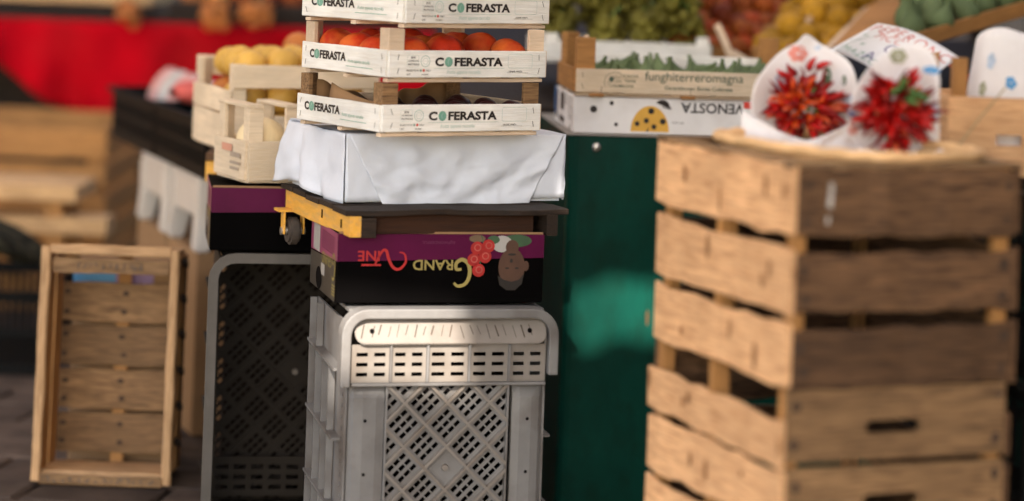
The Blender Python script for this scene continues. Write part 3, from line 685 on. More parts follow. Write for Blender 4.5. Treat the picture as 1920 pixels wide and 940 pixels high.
# fig crate
FGZ = CABZ + VH + .002
ft = thing('fig_crate', 'pale wooden crate of green figs with grey lettering, on the white dotted carton', 'crate', (.148, 5.19, FGZ), 5)
FL, FD = .50, .32
for y in (.02, FD / 2, FD - .02): plank('bottom_batten', ft, FL, .006, .022, (FL / 2, y, .0032), (0, 0, 0), W_PALE, .0005)
for x in (.045, .245): plank('spacer_block', ft, .03, .0055, .02, (x, -.004, .0032), (0, 0, 0), W_HONEY, .0003)
for k in range(5): plank('base_board', ft, FD, .085, .003, (.05 + k * .10, FD / 2, .008), (R(90), 0, R(90)), W_PALE, .001)
ff = plank('printed_slat', ft, FL, .051, .005, (FL / 2, -.0025, .0345), (0, 0, 0), W_WHITE2 if False else wood('cream_slat', (.62, .50, .37, 1), (.40, .28, .17, 1), amt=.3, var=.12, rand=.04), .0006)
plank('slat', ft, FL, .070, .005, (FL / 2, FD + .0025, .044), (0, 0, 0), W_WHITE, .0006)
fl = plank('slat', ft, FD, .051, .005, (-.0025, FD / 2, .0345), (0, 0, R(-90)), W_HONEY, .0006)
plank('slat', ft, FD, .051, .005, (FL + .0025, FD / 2, .0345), (0, 0, R(90)), W_HONEY, .0006)
for x, y, sx, sy in ((.001, .001, 1, 1), (FL - .001, .001, -1, 1), (.001, FD - .001, 1, -1), (FL - .001, FD - .001, -1, -1)):
    p = prism_post(ft, x, y, sx, sy, .040, .0095, .127, W_HONEY)
obj('dowel_peg', lathe([(.006, 0), (.006, .003), (.004, .005)], 8), W_PALE, ft, (.022, .012, .127))
fr = lambda d: (lambda u, v: (u - FL / 2, -.0033 - d, v - .0255))
staples(ff, (.014, FL - .014), .0255, .012, fr(.0002))
for u in (.055, .250): Print().line([(u, .0), (u + .001, .014)], .0012).put('wire', STAPLE, ff, fr(.0003))
Print().text('funghiterreromagna', .150, .0295, .0275, .004, 0, .985).put('lettering', INKD, ff, fr(.0002))
pr = Print().text('FUNGHI', .1015, .034, .0092, .012); pr.text('delle', .084, .0235, .0078, .0, .3); pr.text('TERRE', .1045, .0235, .0092, .012); pr.text('ROMAGNA', .0815, .0125, .0090, .012, 0, .98); pr.text('di', .0735, .0125, .0075, .0, .3)
pr.line(smooth_pts([(.063, .014), (.062, .026), (.066, .037), (.078, .044), (.092, .044), (.099, .040), (.094, .034), (.083, .031), (.076, .026), (.074, .016)], 5), .0011)
pr.line(smooth_pts([(.070, .014), (.070, .024), (.075, .032), (.090, .038)], 5), .0009); pr.disc(.077, .030, .005, .006); pr.put('mushroom_emblem', INKD, ff, fr(.0002))
Print().text('Garantiscono Bonta Coltivata', .193, .0105, .0118, .014, 0, 1.05).put('small_lettering', INKD, ff, fr(.0002))
for j in range(4):
    for i in range(9):
        if random.random() < .1: continue
        x = .06 + i * .047 + random.uniform(-.008, .008); y = .042 + j * .072 + random.uniform(-.008, .008)
        fruit('green_fig', FIG_ME, in_crate(ft, x, y, .042 + random.uniform(-.006, .010)), 'green fig in the pale lettered crate on the white carton', 'fig', 'figs in the lettered crate', 1.0, random.uniform(1.0, 1.2))

# ------------------------------------------------------------------ foreground stack of slatted crates
def slat_crate(label, loc, rz, L, D, rows, side_rows, mats, handle=False, group='slatted crates in the foreground', ztop=None):
    t = thing('slatted_crate', label, 'crate', loc, rz, group); th = .011
    Hh = max(r[1] for r in rows); wf, wsd = mats
    for z0, z1 in rows:
        for k, y in enumerate((-th / 2, D + th / 2)):
            if handle and z0 > .1 and k == 0:
                cx = .48 * L; w2 = .048; zc = (z0 + z1) / 2 - .006; hh = .0105
                for pts in ([(0, z0), (L, z0), (L, zc - hh), (0, zc - hh)], [(0, zc + hh), (L, zc + hh), (L, z1), (0, z1)]): pass
                arc = lambda c_, sgn: [(c_ + sgn * hh * math.sin(R(a)), zc + hh * math.cos(R(a))) for a in range(0, 181, 30)]
                left = [(0, z0), (cx, z0), (cx, zc - hh)] + arc(cx - w2 + hh, -1)[::-1] + [(cx, zc + hh), (cx, z1), (0, z1)]
                right = [(L, z1), (cx, z1), (cx, zc + hh)] + arc(cx + w2 - hh, 1) + [(cx, zc - hh), (cx, z0), (L, z0)]
                bm = prism_xz(left, -th, 0); prism_xz(right, -th, 0, bm); bmesh.ops.remove_doubles(bm, verts=bm.verts, dist=1e-5)
                sl = obj('handle_board', bm, wf, t)
                fr = lambda u, v: (u, -th - .0006, v)
            else:
                sl = plank('end_slat', t, L, z1 - z0, th, (L / 2, y - random.uniform(0, .002), (z0 + z1) / 2), (R(random.uniform(-1, 1)), R(random.uniform(-.7, .7)), 0), wf if k == 0 else W_OLD_SHADE, .0034, .0015, 10)  # back slats take dark wood so the gaps look shaded
                fr = (lambda zc_: (lambda u, v: (u - L / 2, -th / 2 - .0022, v - zc_)))((z0 + z1) / 2)
            if k == 0:
                pr = Print()
                for u in (.014, L - .014):
                    for v in (z0 + .022, z1 - .022): pr.disc(u + random.uniform(-.004, .004), v + random.uniform(-.006, .006), random.uniform(.005, .010), random.uniform(.005, .011), 8)
                pr.put_each('nail_stain', NAIL, sl, fr)
    for z0, z1 in side_rows:
        for x in (-th / 2, L + th / 2):
            sl = plank('side_slat', t, D + 2 * th, z1 - z0, th * .8, (x, D / 2, (z0 + z1) / 2), (R(random.uniform(-1.2, 1.2)), R(random.uniform(-.6, .6)), R(-90)), wsd if x < 0 else W_OLD_SHADE, .0042, .0015, 10)  # right-hand slats coloured dark too, shading the gaps by colour
            if x < 0:
                for k in range(4):
                    u = random.uniform(-.28, .28); Print().disc(u, random.uniform(-.02, .02), random.uniform(.004, .008), random.uniform(.006, .022), 9).put('knot', M('knot_brown', (.30, .14, .055, 1), .7, .3, 30), sl, lambda u, v: (u, -th * .4 - .0028, v))
    for x in (.012, L - .012):
        for y in (.012, D - .012):
            plank('corner_post', t, Hh, .022, .022, (x, y, Hh / 2), (0, R(-90), 0), W_HONEY, .0008)
    plank('corner_post', t, Hh, .03, .014, (.008, D * .52, Hh / 2), (R(90), R(-90), R(90)), W_HONEY, .0008)
    for k in range(4): plank('base_board', t, D, (L - .03) / 4, .007, (.02 + (k + .5) * (L - .04) / 4, D / 2, .004), (R(90), 0, R(90)), W_OLD2, .002)
    return t
FX, FY, FR, FLn, FDp = .432, 3.56, 21, .374, .455
slat_crate('light foreground slatted crate with an oval hand hole, under the darker crate', (FX - .004, FY, .285), FR, FLn, FDp, [(.0, .088), (.112, .205), (.215, .323)], [(.008, .095), (.112, .200), (.208, .276)], (W_OLD2, W_FORE), True)
slat_crate('lowest foreground slatted crate, mostly below the picture edge', (FX, FY, .0), FR, FLn, FDp, [(.0, .085), (.10, .185), (.20, .28)], [(.0, .085), (.10, .185), (.20, .278)], (W_OLD2, W_FORE))
slat_crate('dark weathered foreground slatted crate on top of the stack beside the pepper basket', (FX, FY, .6095), FR, FLn, FDp, [(.0, .088), (.112, .200), (.224, .326)], [(.0, .092), (.108, .205), (.225, .327)], (W_OLD_SHADE, W_FORE))
chalk = Print().poly([(.047, .27), (.056, .268), (.058, .305), (.05, .307)]); chalk.poly([(.046, .245), (.052, .244), (.052, .256), (.047, .257)])
chalk.put('paint_smear', M('old_white_paint', (.40, .36, .32, 1), .8, .4, 80), [o for o in bpy.data.objects if o.get('label', '').startswith('dark weathered')][0], lambda u, v: (u, -.0145, v))
# rim boards round the top of the stack
topc = [o for o in bpy.data.objects if o.get('label', '').startswith('dark weathered')][0]
plank('top_rail', topc, FLn + .026, .024, .007, (FLn / 2, .002, .3305), (R(90), 0, 0), W_OLD2, .001)
plank('top_rail', topc, FDp - .03, .024, .007, (.004, FDp / 2, .3305), (R(90), 0, R(90)), W_OLD2, .001)
plank('top_rail', topc, FDp - .03, .024, .007, (FLn - .004, FDp / 2, .3305), (R(90), 0, R(90)), W_OLD2, .001)
plank('top_rail', topc, FLn + .026, .024, .007, (FLn / 2, FDp - .002, .3305), (R(90), 0, 0), W_OLD2, .001)

# ------------------------------------------------------------------ wicker basket on the foreground stack, pepper bouquets, price card
BZ = .912
plank('inner_shelf', topc, FDp - .05, FLn - .05, .012, (FLn / 2, FDp / 2, BZ - .6095 - .008), (R(90), 0, R(90)), W_OLD2)
bk = thing('wicker_basket', 'shallow wicker basket holding the chili bouquets, set into the top foreground crate', 'basket', (.548, 3.87, BZ), -58)
BA, BB, BH = .225, .150, .034
def oval(a, b, n=48, p=3.2):
    out = []
    for k in range(n):
        t = 2 * math.pi * k / n; c_, s_ = math.cos(t), math.sin(t)
        out.append((a * math.copysign(abs(c_) ** (2 / p), c_), b * math.copysign(abs(s_) ** (2 / p), s_)))
    return out
for j in range(7):
    z = .003 + j * .0052; sc = .90 + .012 * j; P = oval(BA * sc, BB * sc, 96)
    bm = bmesh.new(); tube(bm, [(x * (1 + .006 * (-1) ** (k + j)), y * (1 + .013 * (-1) ** (k + j)), z) for k, (x, y) in enumerate(P)], .0030, 5, True)
    obj('woven_strand', bm, WICK, bk, smooth=True)
bm = bmesh.new()
for k, (x, y) in enumerate(oval(BA, BB, 48)): tube(bm, [(x * .90, y * .90, 0), (x * .985, y * .985, BH)], .0022, 5)
o = obj('stake_ring', bm, WICK, bk); o['kind'] = 'stuff'
obj('rim', tube(bmesh.new(), [(x, y, BH + .004 + .0015 * math.sin(k * 1.7)) for k, (x, y) in enumerate(oval(BA, BB, 72))], .0085, 8, True), WICK, bk, smooth=True)
bm = bmesh.new(); vs = [bm.verts.new((x * .9, y * .9, .002)) for x, y in oval(BA, BB, 48)]; bm.faces.new(vs); obj('woven_floor', bm, WICK, bk)
def in_thing(t, x, y, z):
    a = t.rotation_euler.z; return Vector((t.location.x + x * math.cos(a) - y * math.sin(a), t.location.y + x * math.sin(a) + y * math.cos(a), t.location.z + z))
CH_ME = mesh_of(tube(bmesh.new(), [(0, 0, 0), (.0, .0, .012), (.001, 0, .030), (.004, 0, .048), (.009, 0, .060)], .0072, 7, taper=[.6, 1, .9, .55, .12]), CHILI, 'chili')
CH2_ME = mesh_of(tube(bmesh.new(), [(0, 0, 0), (.0, .0, .012), (-.002, 0, .030), (-.004, 0, .044), (-.010, 0, .055)], .0072, 7, taper=[.6, 1, .9, .55, .12]), CHILIO, 'chili')
CH3_ME = mesh_of(tube(bmesh.new(), [(0, 0, 0), (.002, 0, .010), (.008, .002, .024), (.018, .004, .034), (.030, .006, .036)], .0078, 7, taper=[.6, 1, .95, .6, .1]), CHILI, 'chili')
CH4_ME = mesh_of(tube(bmesh.new(), [(0, 0, 0), (0, .002, .014), (.003, -.001, .036), (.0, .004, .058), (-.006, .004, .074)], .0058, 7, taper=[.6, 1, .85, .5, .1]), M('dark_red_chili', (.19, .004, .004, 1), .35, .3, 8, rand=.3), 'chili')
LF_ME = mesh_of(tube(bmesh.new(), [(0, 0, 0), (.003, 0, .015), (.010, 0, .030)], .005, 5, taper=[.5, 1, .2]), LEAF, 'leaf')
TISSUE = M('tissue_paper', (.66, .62, .62, 1), .6, .05, 16, .6, 16)
PINKP = M('pink_flower_print', (.62, .22, .18, 1), .7, .1); BLUEP = M('blue_flower_print', (.10, .28, .52, 1), .7, .15); BLUEL = M('pale_blue_print', (.42, .50, .62, 1), .7, .15); GRNP = M('green_leaf_print', (.07, .12, .06, 1), .7, .3); OLIVE = M('olive_flower_print', (.32, .32, .22, 1), .7, .3)
def bouquet(label, origin, yaw, outline, core, spread, ncnt, prints, seed, orange_p, front):
    """paper sheet bent round a bunch of chilies; outline in metres, x right, z up, y away from the viewer"""
    t = thing('chili_bouquet', label, 'bouquet', origin, yaw, 'chili bouquets in the basket'); rd = random.Random(seed)
    cx = sum(p[0] for p in outline) / len(outline); cz = sum(p[1] for p in outline) / len(outline)
    wd = max(abs(p[0] - cx) for p in outline)
    depth = lambda x, z: .045 - .050 * ((x - cx) / wd) ** 2 + .012 * mn.noise(Vector((x * 20, z * 20, seed))) + .006 * abs(mn.noise(Vector((x * 45 + z * 30, z * 12, seed + 2))))
    bm = bmesh.new(); n = len(outline); rings = []
    for k in range(13):
        q = k / 12; rings.append([bm.verts.new((cx + (x - cx) * q, depth(cx + (x - cx) * q, cz + (z - cz) * q), cz + (z - cz) * q)) for x, z in outline] if k else None)
    c0 = bm.verts.new((cx, depth(cx, cz), cz))
    for i in range(n):
        bm.faces.new((c0, rings[1][i], rings[1][(i + 1) % n]))
        for k in range(1, 12): bm.faces.new((rings[k][i], rings[k + 1][i], rings[k + 1][(i + 1) % n], rings[k][(i + 1) % n]))
    bmesh.ops.recalc_face_normals(bm, faces=bm.faces)
    p = obj('paper_wrap', bm, TISSUE, t, smooth=True); md = p.modifiers.new('t', 'SOLIDIFY'); md.thickness = .0008
    for (kind, x, z, r) in prints:
        mt = {'pink': PINKP, 'blue': BLUEP, 'pale': BLUEL, 'leaf': GRNP, 'olive': OLIVE}[kind]; pr = Print()
        if kind == 'leaf': pr.disc(x, z, r * .5, r * 1.3, 10)
        elif kind == 'blue': pr.disc(x, z, r * 1.2, r * .7, 10)
        else:
            for a in range(6): pr.disc(x + r * .6 * math.cos(a * 1.047), z + r * .5 * math.sin(a * 1.047), r * .45, r * .38, 9)
        pr.put_each('flower_print', mt, p, lambda u, v: (u, depth(u, v) - .0018, v))
    # chilies radiating from the hidden stalks
    c = Vector((core[0], .018, core[1]))
    for k in range(ncnt):
        while True:
            a = rd.uniform(0, 2 * math.pi); q = math.sqrt(rd.random()); dx, dz = q * math.cos(a), q * math.sin(a)
            break
        d = Vector((dx * 1.1 + rd.uniform(-.4, .4), -.55 - .4 * (1 - q), dz * .8 + rd.uniform(-.45, .3))).normalized()
        pos = c + Vector((dx * spread[0] * .62, -.022 * (1 - q) - rd.uniform(0, .006), dz * spread[1] * .66))
        me = CH2_ME if rd.random() < orange_p else rd.choice((CH_ME, CH_ME, CH3_ME, CH4_ME, CH4_ME))
        if rd.random() < .06: me = LF_ME
        o = obj('leaf' if me is LF_ME else 'chili', me, None, t, pos, d.to_track_quat('Z', 'Y').to_euler())
        o.rotation_euler.rotate_axis('Z', rd.uniform(0, 6.28)); sc = rd.uniform(.5, .78); o.scale = (sc * 1.2, sc * 1.2, sc * 1.05)
    # crumpled paper front collar
    def collar(u, v):
        x0, x1, z0, z1 = front; x = x0 + (x1 - x0) * u
        top = z1 * (.35 + .65 * abs(2 * u - 1) ** 1.4) + z0 * (1 - (.35 + .65 * abs(2 * u - 1) ** 1.4))
        z = z0 + (top - z0) * v + .003
        return (x, -.035 - .020 * math.sin(math.pi * u) + .014 * mn.noise(Vector((u * 6, v * 3, seed))) + .02 * v * abs(2 * u - 1), z)
    o = obj('paper_collar', grid_mesh(collar, 26, 8), TISSUE, t, smooth=True); md = o.modifiers.new('t', 'SOLIDIFY'); md.thickness = .0008
    return t
def outl(pts, Y, org):       # picture outline -> metres in the upright plane at depth Y, relative to the thing's base
    return [((PX(x, y, Y) - org).x, (PX(x, y, Y) - org).z) for x, y in pts]
o1 = PX(1505, 250, 4.06); o1.z = BZ + .0046
o1b = Vector((o1.x, o1.y, PX(1505, 250, 4.06).z))
P1 = outl(smooth_pts([(1415, 240), (1407, 195), (1420, 148), (1462, 104), (1500, 82), (1519, 66), (1545, 84), (1590, 112), (1606, 150), (1606, 205), (1590, 245), (1500, 252), (1415, 240)], 3)[:-1], 4.06, o1)
cc = lambda x, y, Y, o: ((PX(x, y, Y) - o).x, (PX(x, y, Y) - o).z)
pr1 = [(k, *cc(x, y, 4.06, o1), r) for k, x, y, r in (('pink', 1502, 103, .017), ('leaf', 1557, 148, .014), ('pale', 1470, 150, .013), ('pale', 1466, 165, .010), ('pale', 1590, 190, .014), ('leaf', 1585, 152, .007), ('pale', 1540, 92, .006))]
b1 = bouquet('left chili bouquet, red and orange, in white flowered tissue paper', o1, 0, P1, cc(1510, 203, 4.06, o1), (.068, .046), 140, pr1, 5, .28, (*(cc(1388, 240, 4.06, o1)[0], cc(1620, 240, 4.06, o1)[0]), .0, .07))
for x, y, k in ((1497, 142, 0), (1485, 146, 1), (1520, 134, 2), (1535, 130, 3)):
    c_ = cc(x, y, 4.06, o1); obj('chili', CH_ME, None, b1, (c_[0], .028, c_[1]), (R(20), R((-60, -80, 10, 50)[k]), 0)).scale = (.9, .9, .45)
o2 = PX(1685, 285, 3.90); o2.z = BZ + .0046
P2 = outl(smooth_pts([(1605, 282), (1590, 240), (1598, 190), (1625, 140), (1668, 100), (1712, 82), (1745, 92), (1762, 130), (1762, 210), (1755, 285), (1680, 292), (1605, 282)], 3)[:-1], 3.90, o2)
pr2 = [(k, *cc(x, y, 3.90, o2), r) for k, x, y, r in (('olive', 1692, 108, .015), ('blue', 1750, 133, .010), ('pink', 1600, 245, .010), ('leaf', 1664, 168, .010), ('pale', 1750, 210, .014), ('pink', 1742, 268, .007), ('blue', 1598, 215, .008))]
b2 = bouquet('right chili bouquet, deep red with green stalks, in white flowered tissue paper', o2, 0, P2, cc(1683, 212, 3.90, o2), (.056, .070), 170, pr2, 9, .06, (*(cc(1605, 285, 3.90, o2)[0], cc(1765, 285, 3.90, o2)[0]), .0, .03))
for k in range(9):
    c_ = cc(random.uniform(1635, 1735), random.uniform(165, 195), 3.90, o2)
    o = obj('leaf', LF_ME, None, b2, (c_[0], -.020 + random.uniform(-.01, .005), c_[1]), (random.uniform(.6, 2.2), random.uniform(-1.5, 1.5), 0)); o.scale = (1.2,) * 3
# price card
oc = PX(1660, 140, 4.24); oc.z = BZ + .05
card = thing('price_card', 'curved white price card with red and green handwriting behind the bouquets', 'card', (oc.x, oc.y, BZ + .0046))
CP = lambda x, y: (PX(x, y, 4.24) - Vector((oc.x, oc.y, BZ + .0046)))
TL, TR, BL_, BR = CP(1648, 44), CP(1800, 108), CP(1553, 92), CP(1700, 175)
def cardp(u, v):                 # u along the top edge, v down the card
    p = TL.lerp(TR, u).lerp(BL_.lerp(BR, u), v)
    return (p.x, .012 - .035 * v + .018 * math.sin(math.pi * u), p.z + .012 * math.sin(math.pi * u) * (1 - v * .3))
o = obj('card_sheet', grid_mesh(cardp, 16, 8), WPAPER, card, smooth=True); md = o.modifiers.new('t', 'SOLIDIFY'); md.thickness = .0008
cf = lambda u, v: (lambda p: (p[0], p[1] - .0022, p[2]))(cardp(u, v))
Wc = (TR - TL).length; Hc = (BL_ - TL).length
def hand(st, u, v, h, mat, ang=0., name='handwriting', wide=1.):
    pr = Print(); x = 0; rd = random.Random(st)
    for ch in st:
        if ch == ' ': x += h * .5; continue
        pr.text(ch, x, rd.uniform(-.06, .06) * h, h * rd.uniform(.92, 1.08), -.012, .12, wide, False, rd.uniform(-.1, .1)); x += tw(ch, h, 0, wide) + h * .14
    ca_, sa_ = math.cos(ang), math.sin(ang)
    pr.v = [(u + (a * ca_ - b * sa_) / Wc, v - (a * sa_ + b * ca_) / Hc) for a, b in pr.v]
    pr.put(name, mat, o, cf)
PENR = M('red_pen', (.60, .07, .05, 1), .6, .1); PENG = M('green_pen', (.05, .24, .13, 1), .6, .1); PENV = M('violet_pen', (.09, .06, .22, 1), .6, .1)
hand('PEPERONCINO', .02, .24, .026, PENR, 0); hand('PICCANTE', .18, .40, .021, PENR); hand('AL', .05, .42, .010, PENG); hand('MAZZO', .06, .88, .018, PENG, -.1)
pr = Print().line([(.02, .55), (.04, .40), (.09, .22)], .004); pr.v = [(a, b) for a, b in pr.v]
pl = Print().line([(.0, .62), (.10, .52), (.22, .30)], .010).line([(.03, .80), (.12, .48)], .010); pl.put('pen_line', M('grey_pen', (.30, .36, .33, 1), .6, .1), o, cf)
hand('A', .34, .92, .030, PENV, .3); hand('C', .42, .62, .030, PENV, .2); hand('x', .16, .66, .016, PENG)
plank('card_stick', card, .15, .008, .004, (.0, .02, .076), (0, R(90), 0), W_PALE, .0003)

# ------------------------------------------------------------------ right-hand tan crate with wrapped bag, on black crates
def black_crate(name, label, loc, rz, L, D, Hh, group=None):
    t = thing(name, label, 'crate', loc, rz, group)
    obj('base', bx(0, L, 0, D, 0, .008), BLACK, t)
    def side(n, ln, place):
        xs = [0]; k = int(ln / .022)
        for i in range(k): xs += [.012 + i * (ln - .024) / k + .004, .012 + (i + 1) * (ln - .024) / k - .004]
        xs += [ln]; zs = [0, .022, Hh * .45, Hh * .53, Hh - .028, Hh]
        obj(n, holed(xs, zs, lambda i, j: i % 2 == 1 and j in (1, 3), .005), BLACK, t, *place)
    side('side_wall', L, ((0, -.0005, .008), (0, 0, 0))); side('side_wall', L, ((0, D - .005, .008), (0, 0, 0)))
    side('end_wall', D, ((.005, 0, .008), (0, 0, R(90)))); side('end_wall', D, ((L, 0, .008), (0, 0, R(90))))
    P = [(-.008, -.008), (L + .008, -.008), (L + .008, D + .008), (-.008, D + .008)]
    for a, b in zip(P, P[1:] + P[:1]): plank_between('rim', t, (a[0], a[1], Hh + .009), (b[0], b[1], Hh + .009), .012, .016, BLACK, jit=.0003)
    return t
rt_base = PX(1760, 300, 4.13)
for k in range(3):
    black_crate('black_crate', ('black plastic crate at the bottom right edge, lowest of three', 'black plastic crate at the right edge, between two others', 'black plastic crate at the right edge, under the tan crate')[k], (FX + .40, 3.78, k * .297), 13.5, .40, .50, .281, 'black crates at the right edge')
tc_ = thing('tan_crate', 'tan wooden crate with a dark hand slot holding a flowered paper bag, right edge', 'crate', (.742, 4.03, .892), 4)
TLn, TD = .42, .24
def slot_board(bm_parent, z0, z1):
    xs = [0, .083, .128, TLn]; zs = [z0, z0 + .052, z0 + .070, z1]
    return obj('slotted_board', holed(xs, zs, lambda i, j: i == 1 and j == 1, .010), W_FORE, bm_parent)
slot_board(tc_, .0, .132)
plank('slat', tc_, TLn, .132, .010, (TLn / 2, TD - .005, .066), (0, 0, 0), W_FORE)
for x in (.005, TLn - .005): plank('slat', tc_, TD - .022, .132, .009, (x, TD / 2, .066), (0, 0, R(90)), W_FORE)
plank('base_board', tc_, TLn - .02, TD - .03, .006, (TLn / 2, TD / 2, .006), (R(90), 0, 0), W_FORE)
for x in (.022, TLn - .022):
    for y in (.022, TD - .022): plank('corner_post', tc_, .192, .024, .022, (x, y, .101), (0, R(-90), 0), W_HONEY, .0006)
bagm = thing('flowered_bag', 'white paper bag with pale flowers lying in the tan crate', 'bag', (.752 + .045, 4.075, .905), 4)
def bagf(u, v):
    a = 2 * math.pi * u; x = .15 + .145 * math.copysign(abs(math.cos(a)) ** .55, math.cos(a)) * (1 - .12 * v); y = .10 + .095 * math.copysign(abs(math.sin(a)) ** .7, math.sin(a))
    return (x, y * (1 - .35 * v * v) + .02 * v, .215 * v * (1 + .10 * math.sin(a * 2)) + .008 * mn.noise(Vector((u * 9, v * 4, 2))))
bm = grid_mesh(bagf, 40, 12); bmesh.ops.remove_doubles(bm, verts=bm.verts, dist=1e-4)
topv = [v for v in bm.verts if len(v.link_faces) == 2]
if topv:
    es = [e for e in bm.edges if e.is_boundary]; bmesh.ops.holes_fill(bm, edges=es, sides=100)
bag = obj('bag_paper', bm, TISSUE, bagm, smooth=True)
for kx, kz, mt, r in ((.05, .16, BLUEL, .012), (.10, .13, BLUEP, .010), (.19, .17, BLUEL, .013), (.14, .20, OLIVE, .014), (.03, .12, OLIVE, .012), (.17, .13, PINKP, .008)):
    u = 0.5 + .5 * (kx / .3)
    def onbag(a, b, kx=kx, kz=kz):
        uu = .53 + .44 * (kx + a) / .3; p = bagf(uu, (kz + b) / .215); return (p[0], p[1] - .003, p[2])
    pr = Print()
    for a in range(5): pr.disc(r * .6 * math.cos(a * 1.257), r * .6 * math.sin(a * 1.257), r * .5, n=8)
    pr.put_each('flower_print', mt, bag, onbag)
strg = obj('string', tube(bmesh.new(), [PX(1885, 165, 4.0), PX(1835, 225, 3.985), PX(1783, 292, 3.97)], .0014, 5), M('twine', (.34, .26, .14, 1), .8, .2)); tag(strg, 'thin twine slanting down across the tan crate at right', 'string')

# ------------------------------------------------------------------ left: standing crate
sx0 = Vector((-1.045, 5.42, 0))
st = thing('standing_crate', 'honey coloured wooden crate stood on end on the paving, open side out', 'crate', sx0, -1, rx=-3.5)
SW, SH, SD = .315, .540, .20
W_RIM = wood('worn_rim_wood', (.52, .31, .155, 1), (.22, .115, .05, 1), amt=.75, var=.3)
for x in (.010, SW - .010): plank('front_rail', st, SH - .012, .021, .013, (x, .0065, SH / 2), (0, R(90), 0), W_RIM, .0014, .004, 8)
for z in (.011, SH - .011): plank('front_rail', st, SW - .042, .022, .012, (SW / 2, .0072, z), (0, 0, 0), W_RIM, .0012, .003, 8)
for x in (.012, SW - .012): plank('side_board', st, SH - .05, .075, .010, (x, .055, SH / 2), (0, R(90), R(90)), W_HONEY); plank('side_board', st, SH - .05, .075, .010, (x, .15, SH / 2), (0, R(90), R(90)), W_HONEY)
for k in range(6): plank('slat_end', st, .035, .014, .012, (SW - .001, .10, .09 + k * .082), (0, R(20), R(90)), W_DARK, .0006)
tb = plank('lettered_board', st, SW - .05, .034, .010, (SW / 2, .018, SH - .048), (0, 0, 0), W_OLD2)
plank('top_board', st, SW - .03, .16, .010, (SW / 2, .105, SH - .018), (R(90), 0, 0), W_RIM)
plank('bottom_board', st, SW - .03, .16, .010, (SW / 2, .105, .022), (R(90), 0, 0), W_RIM)
bb = plank('lettered_board', st, SW - .04, .022, .004, (SW / 2, -.003, .014), (0, 0, 0), W_OLD2)
def scrawl(parent, L, h, seed, T):
    rd = random.Random(seed); pr = Print(); x = -L / 2
    while x < L / 2:
        w_ = rd.uniform(.006, .014)
        pts = [(x + rd.uniform(0, w_), rd.uniform(-h / 2, h / 2)) for _ in range(4)]; pr.line(pts, .0028); x += w_ + rd.uniform(.002, .010)
    pr.put_each('worn_lettering', INKF, parent, lambda u, v: (u, -T, v))
scrawl(tb, .15, .016, 4, .0085); scrawl(bb, .24, .014, 8, .0052)
for k in range(4):
    z = .058 + k * .101
    sl_ = plank('back_slat', st, SW - .03, .091, .008, (SW / 2, SD - .004, z + .034), (0, 0, 0), W_OLD2, .002)
    pr = Print()
    for u in (-.128, 0.005, .118):
        for v in (-.024, .022): pr.disc(u + random.uniform(-.005, .005), v + random.uniform(-.004, .004), .008, .006, 8)
    pr.put_each('nail_stain', NAIL, sl_, lambda u, v: (u, -.0068, v))
plank('centre_batten', st, SH - .04, .03, .010, (SW / 2, SD + .006, SH / 2), (0, R(90), 0), W_HONEY)
bl = thing('blue_label_box', 'small box with blue and pink label behind the standing crate', 'box', (-1.01, 5.68, 0), 0)
obj('box_body', bx(0, .24, 0, .10, 0, .47, bev=.002), KRAFT, bl)
Print().rect(.0, .10, .415, .465).put('blue_print', M('sky_blue_print', (.06, .22, .42, 1), .5, .1), bl, lambda u, v: (u, -.001, v)); Print().rect(.10, .19, .42, .462).put('violet_print', M('violet_print', (.20, .12, .25, 1), .5, .1), bl, lambda u, v: (u, -.001, v))

# ------------------------------------------------------------------ left: small crates with melons, quinces
tt = thing('trestle_table', 'yellow edged trestle table under the quince crate', 'table', (-.660, 5.345, 0), 2)
plank('table_top', tt, .62, .60, .016, (.305, .30, .7575), (R(90), 0, 0), W_OLD_SHADE); plank('edge_band', tt, .62, .045, .014, (.305, .008, .7265), (0, 0, 0), W_YEL); plank('edge_band', tt, .57, .045, .014, (.008, .305, .7265), (0, 0, R(90)), W_YEL)
for x, y in ((.18, .16), (.52, .16), (.18, .50), (.52, .50)): plank('leg', tt, .738, .05, .04, (x, y, .37), (0, R(90), 0), W_DARK)
def open_wood_crate(name, label, loc, rz, L, D, slat, Hh, mat, cap=True, rows=1, group=None):
    t = thing(name, label, 'crate', loc, rz, group); th = .007
    for r_ in range(rows):
        z = .008 + slat / 2 + r_ * (slat + .014)
        plank('slat', t, L, slat, th, (L / 2, -th / 2, z), (0, 0, 0), mat); plank('slat', t, L, slat, th, (L / 2, D + th / 2, z), (0, 0, 0), mat)
        plank('slat', t, D, slat, th, (-th / 2, D / 2, z), (0, 0, R(-90)), mat); plank('slat', t, D, slat, th, (L + th / 2, D / 2, z), (0, 0, R(90)), mat)
    plank('base_board', t, L, D, .005, (L / 2, D / 2, .005), (R(90), 0, 0), mat)
    for x, y, sx, sy in ((.001, .001, 1, 1), (L - .001, .001, -1, 1), (.001, D - .001, 1, -1), (L - .001, D - .001, -1, -1)): prism_post(t, x, y, sx, sy, .032, .008, Hh, mat)
    if cap:
        for x in (.014, L - .014): plank('cap_rail', t, D + .004, .034, .007, (x, D / 2, Hh + .0038), (R(90), 0, R(90)), mat)
    return t
W_CREAM = wood('cream_wood', (.72, .58, .42, 1), (.50, .36, .22, 1), amt=.35, var=.14)
ca_ = open_wood_crate('melon_crate', 'small cream wooden crate with a pale melon, beside the white wrapped box', (-.532, 4.972, .7375), 27, .115, .18, .082, .158, W_CREAM)
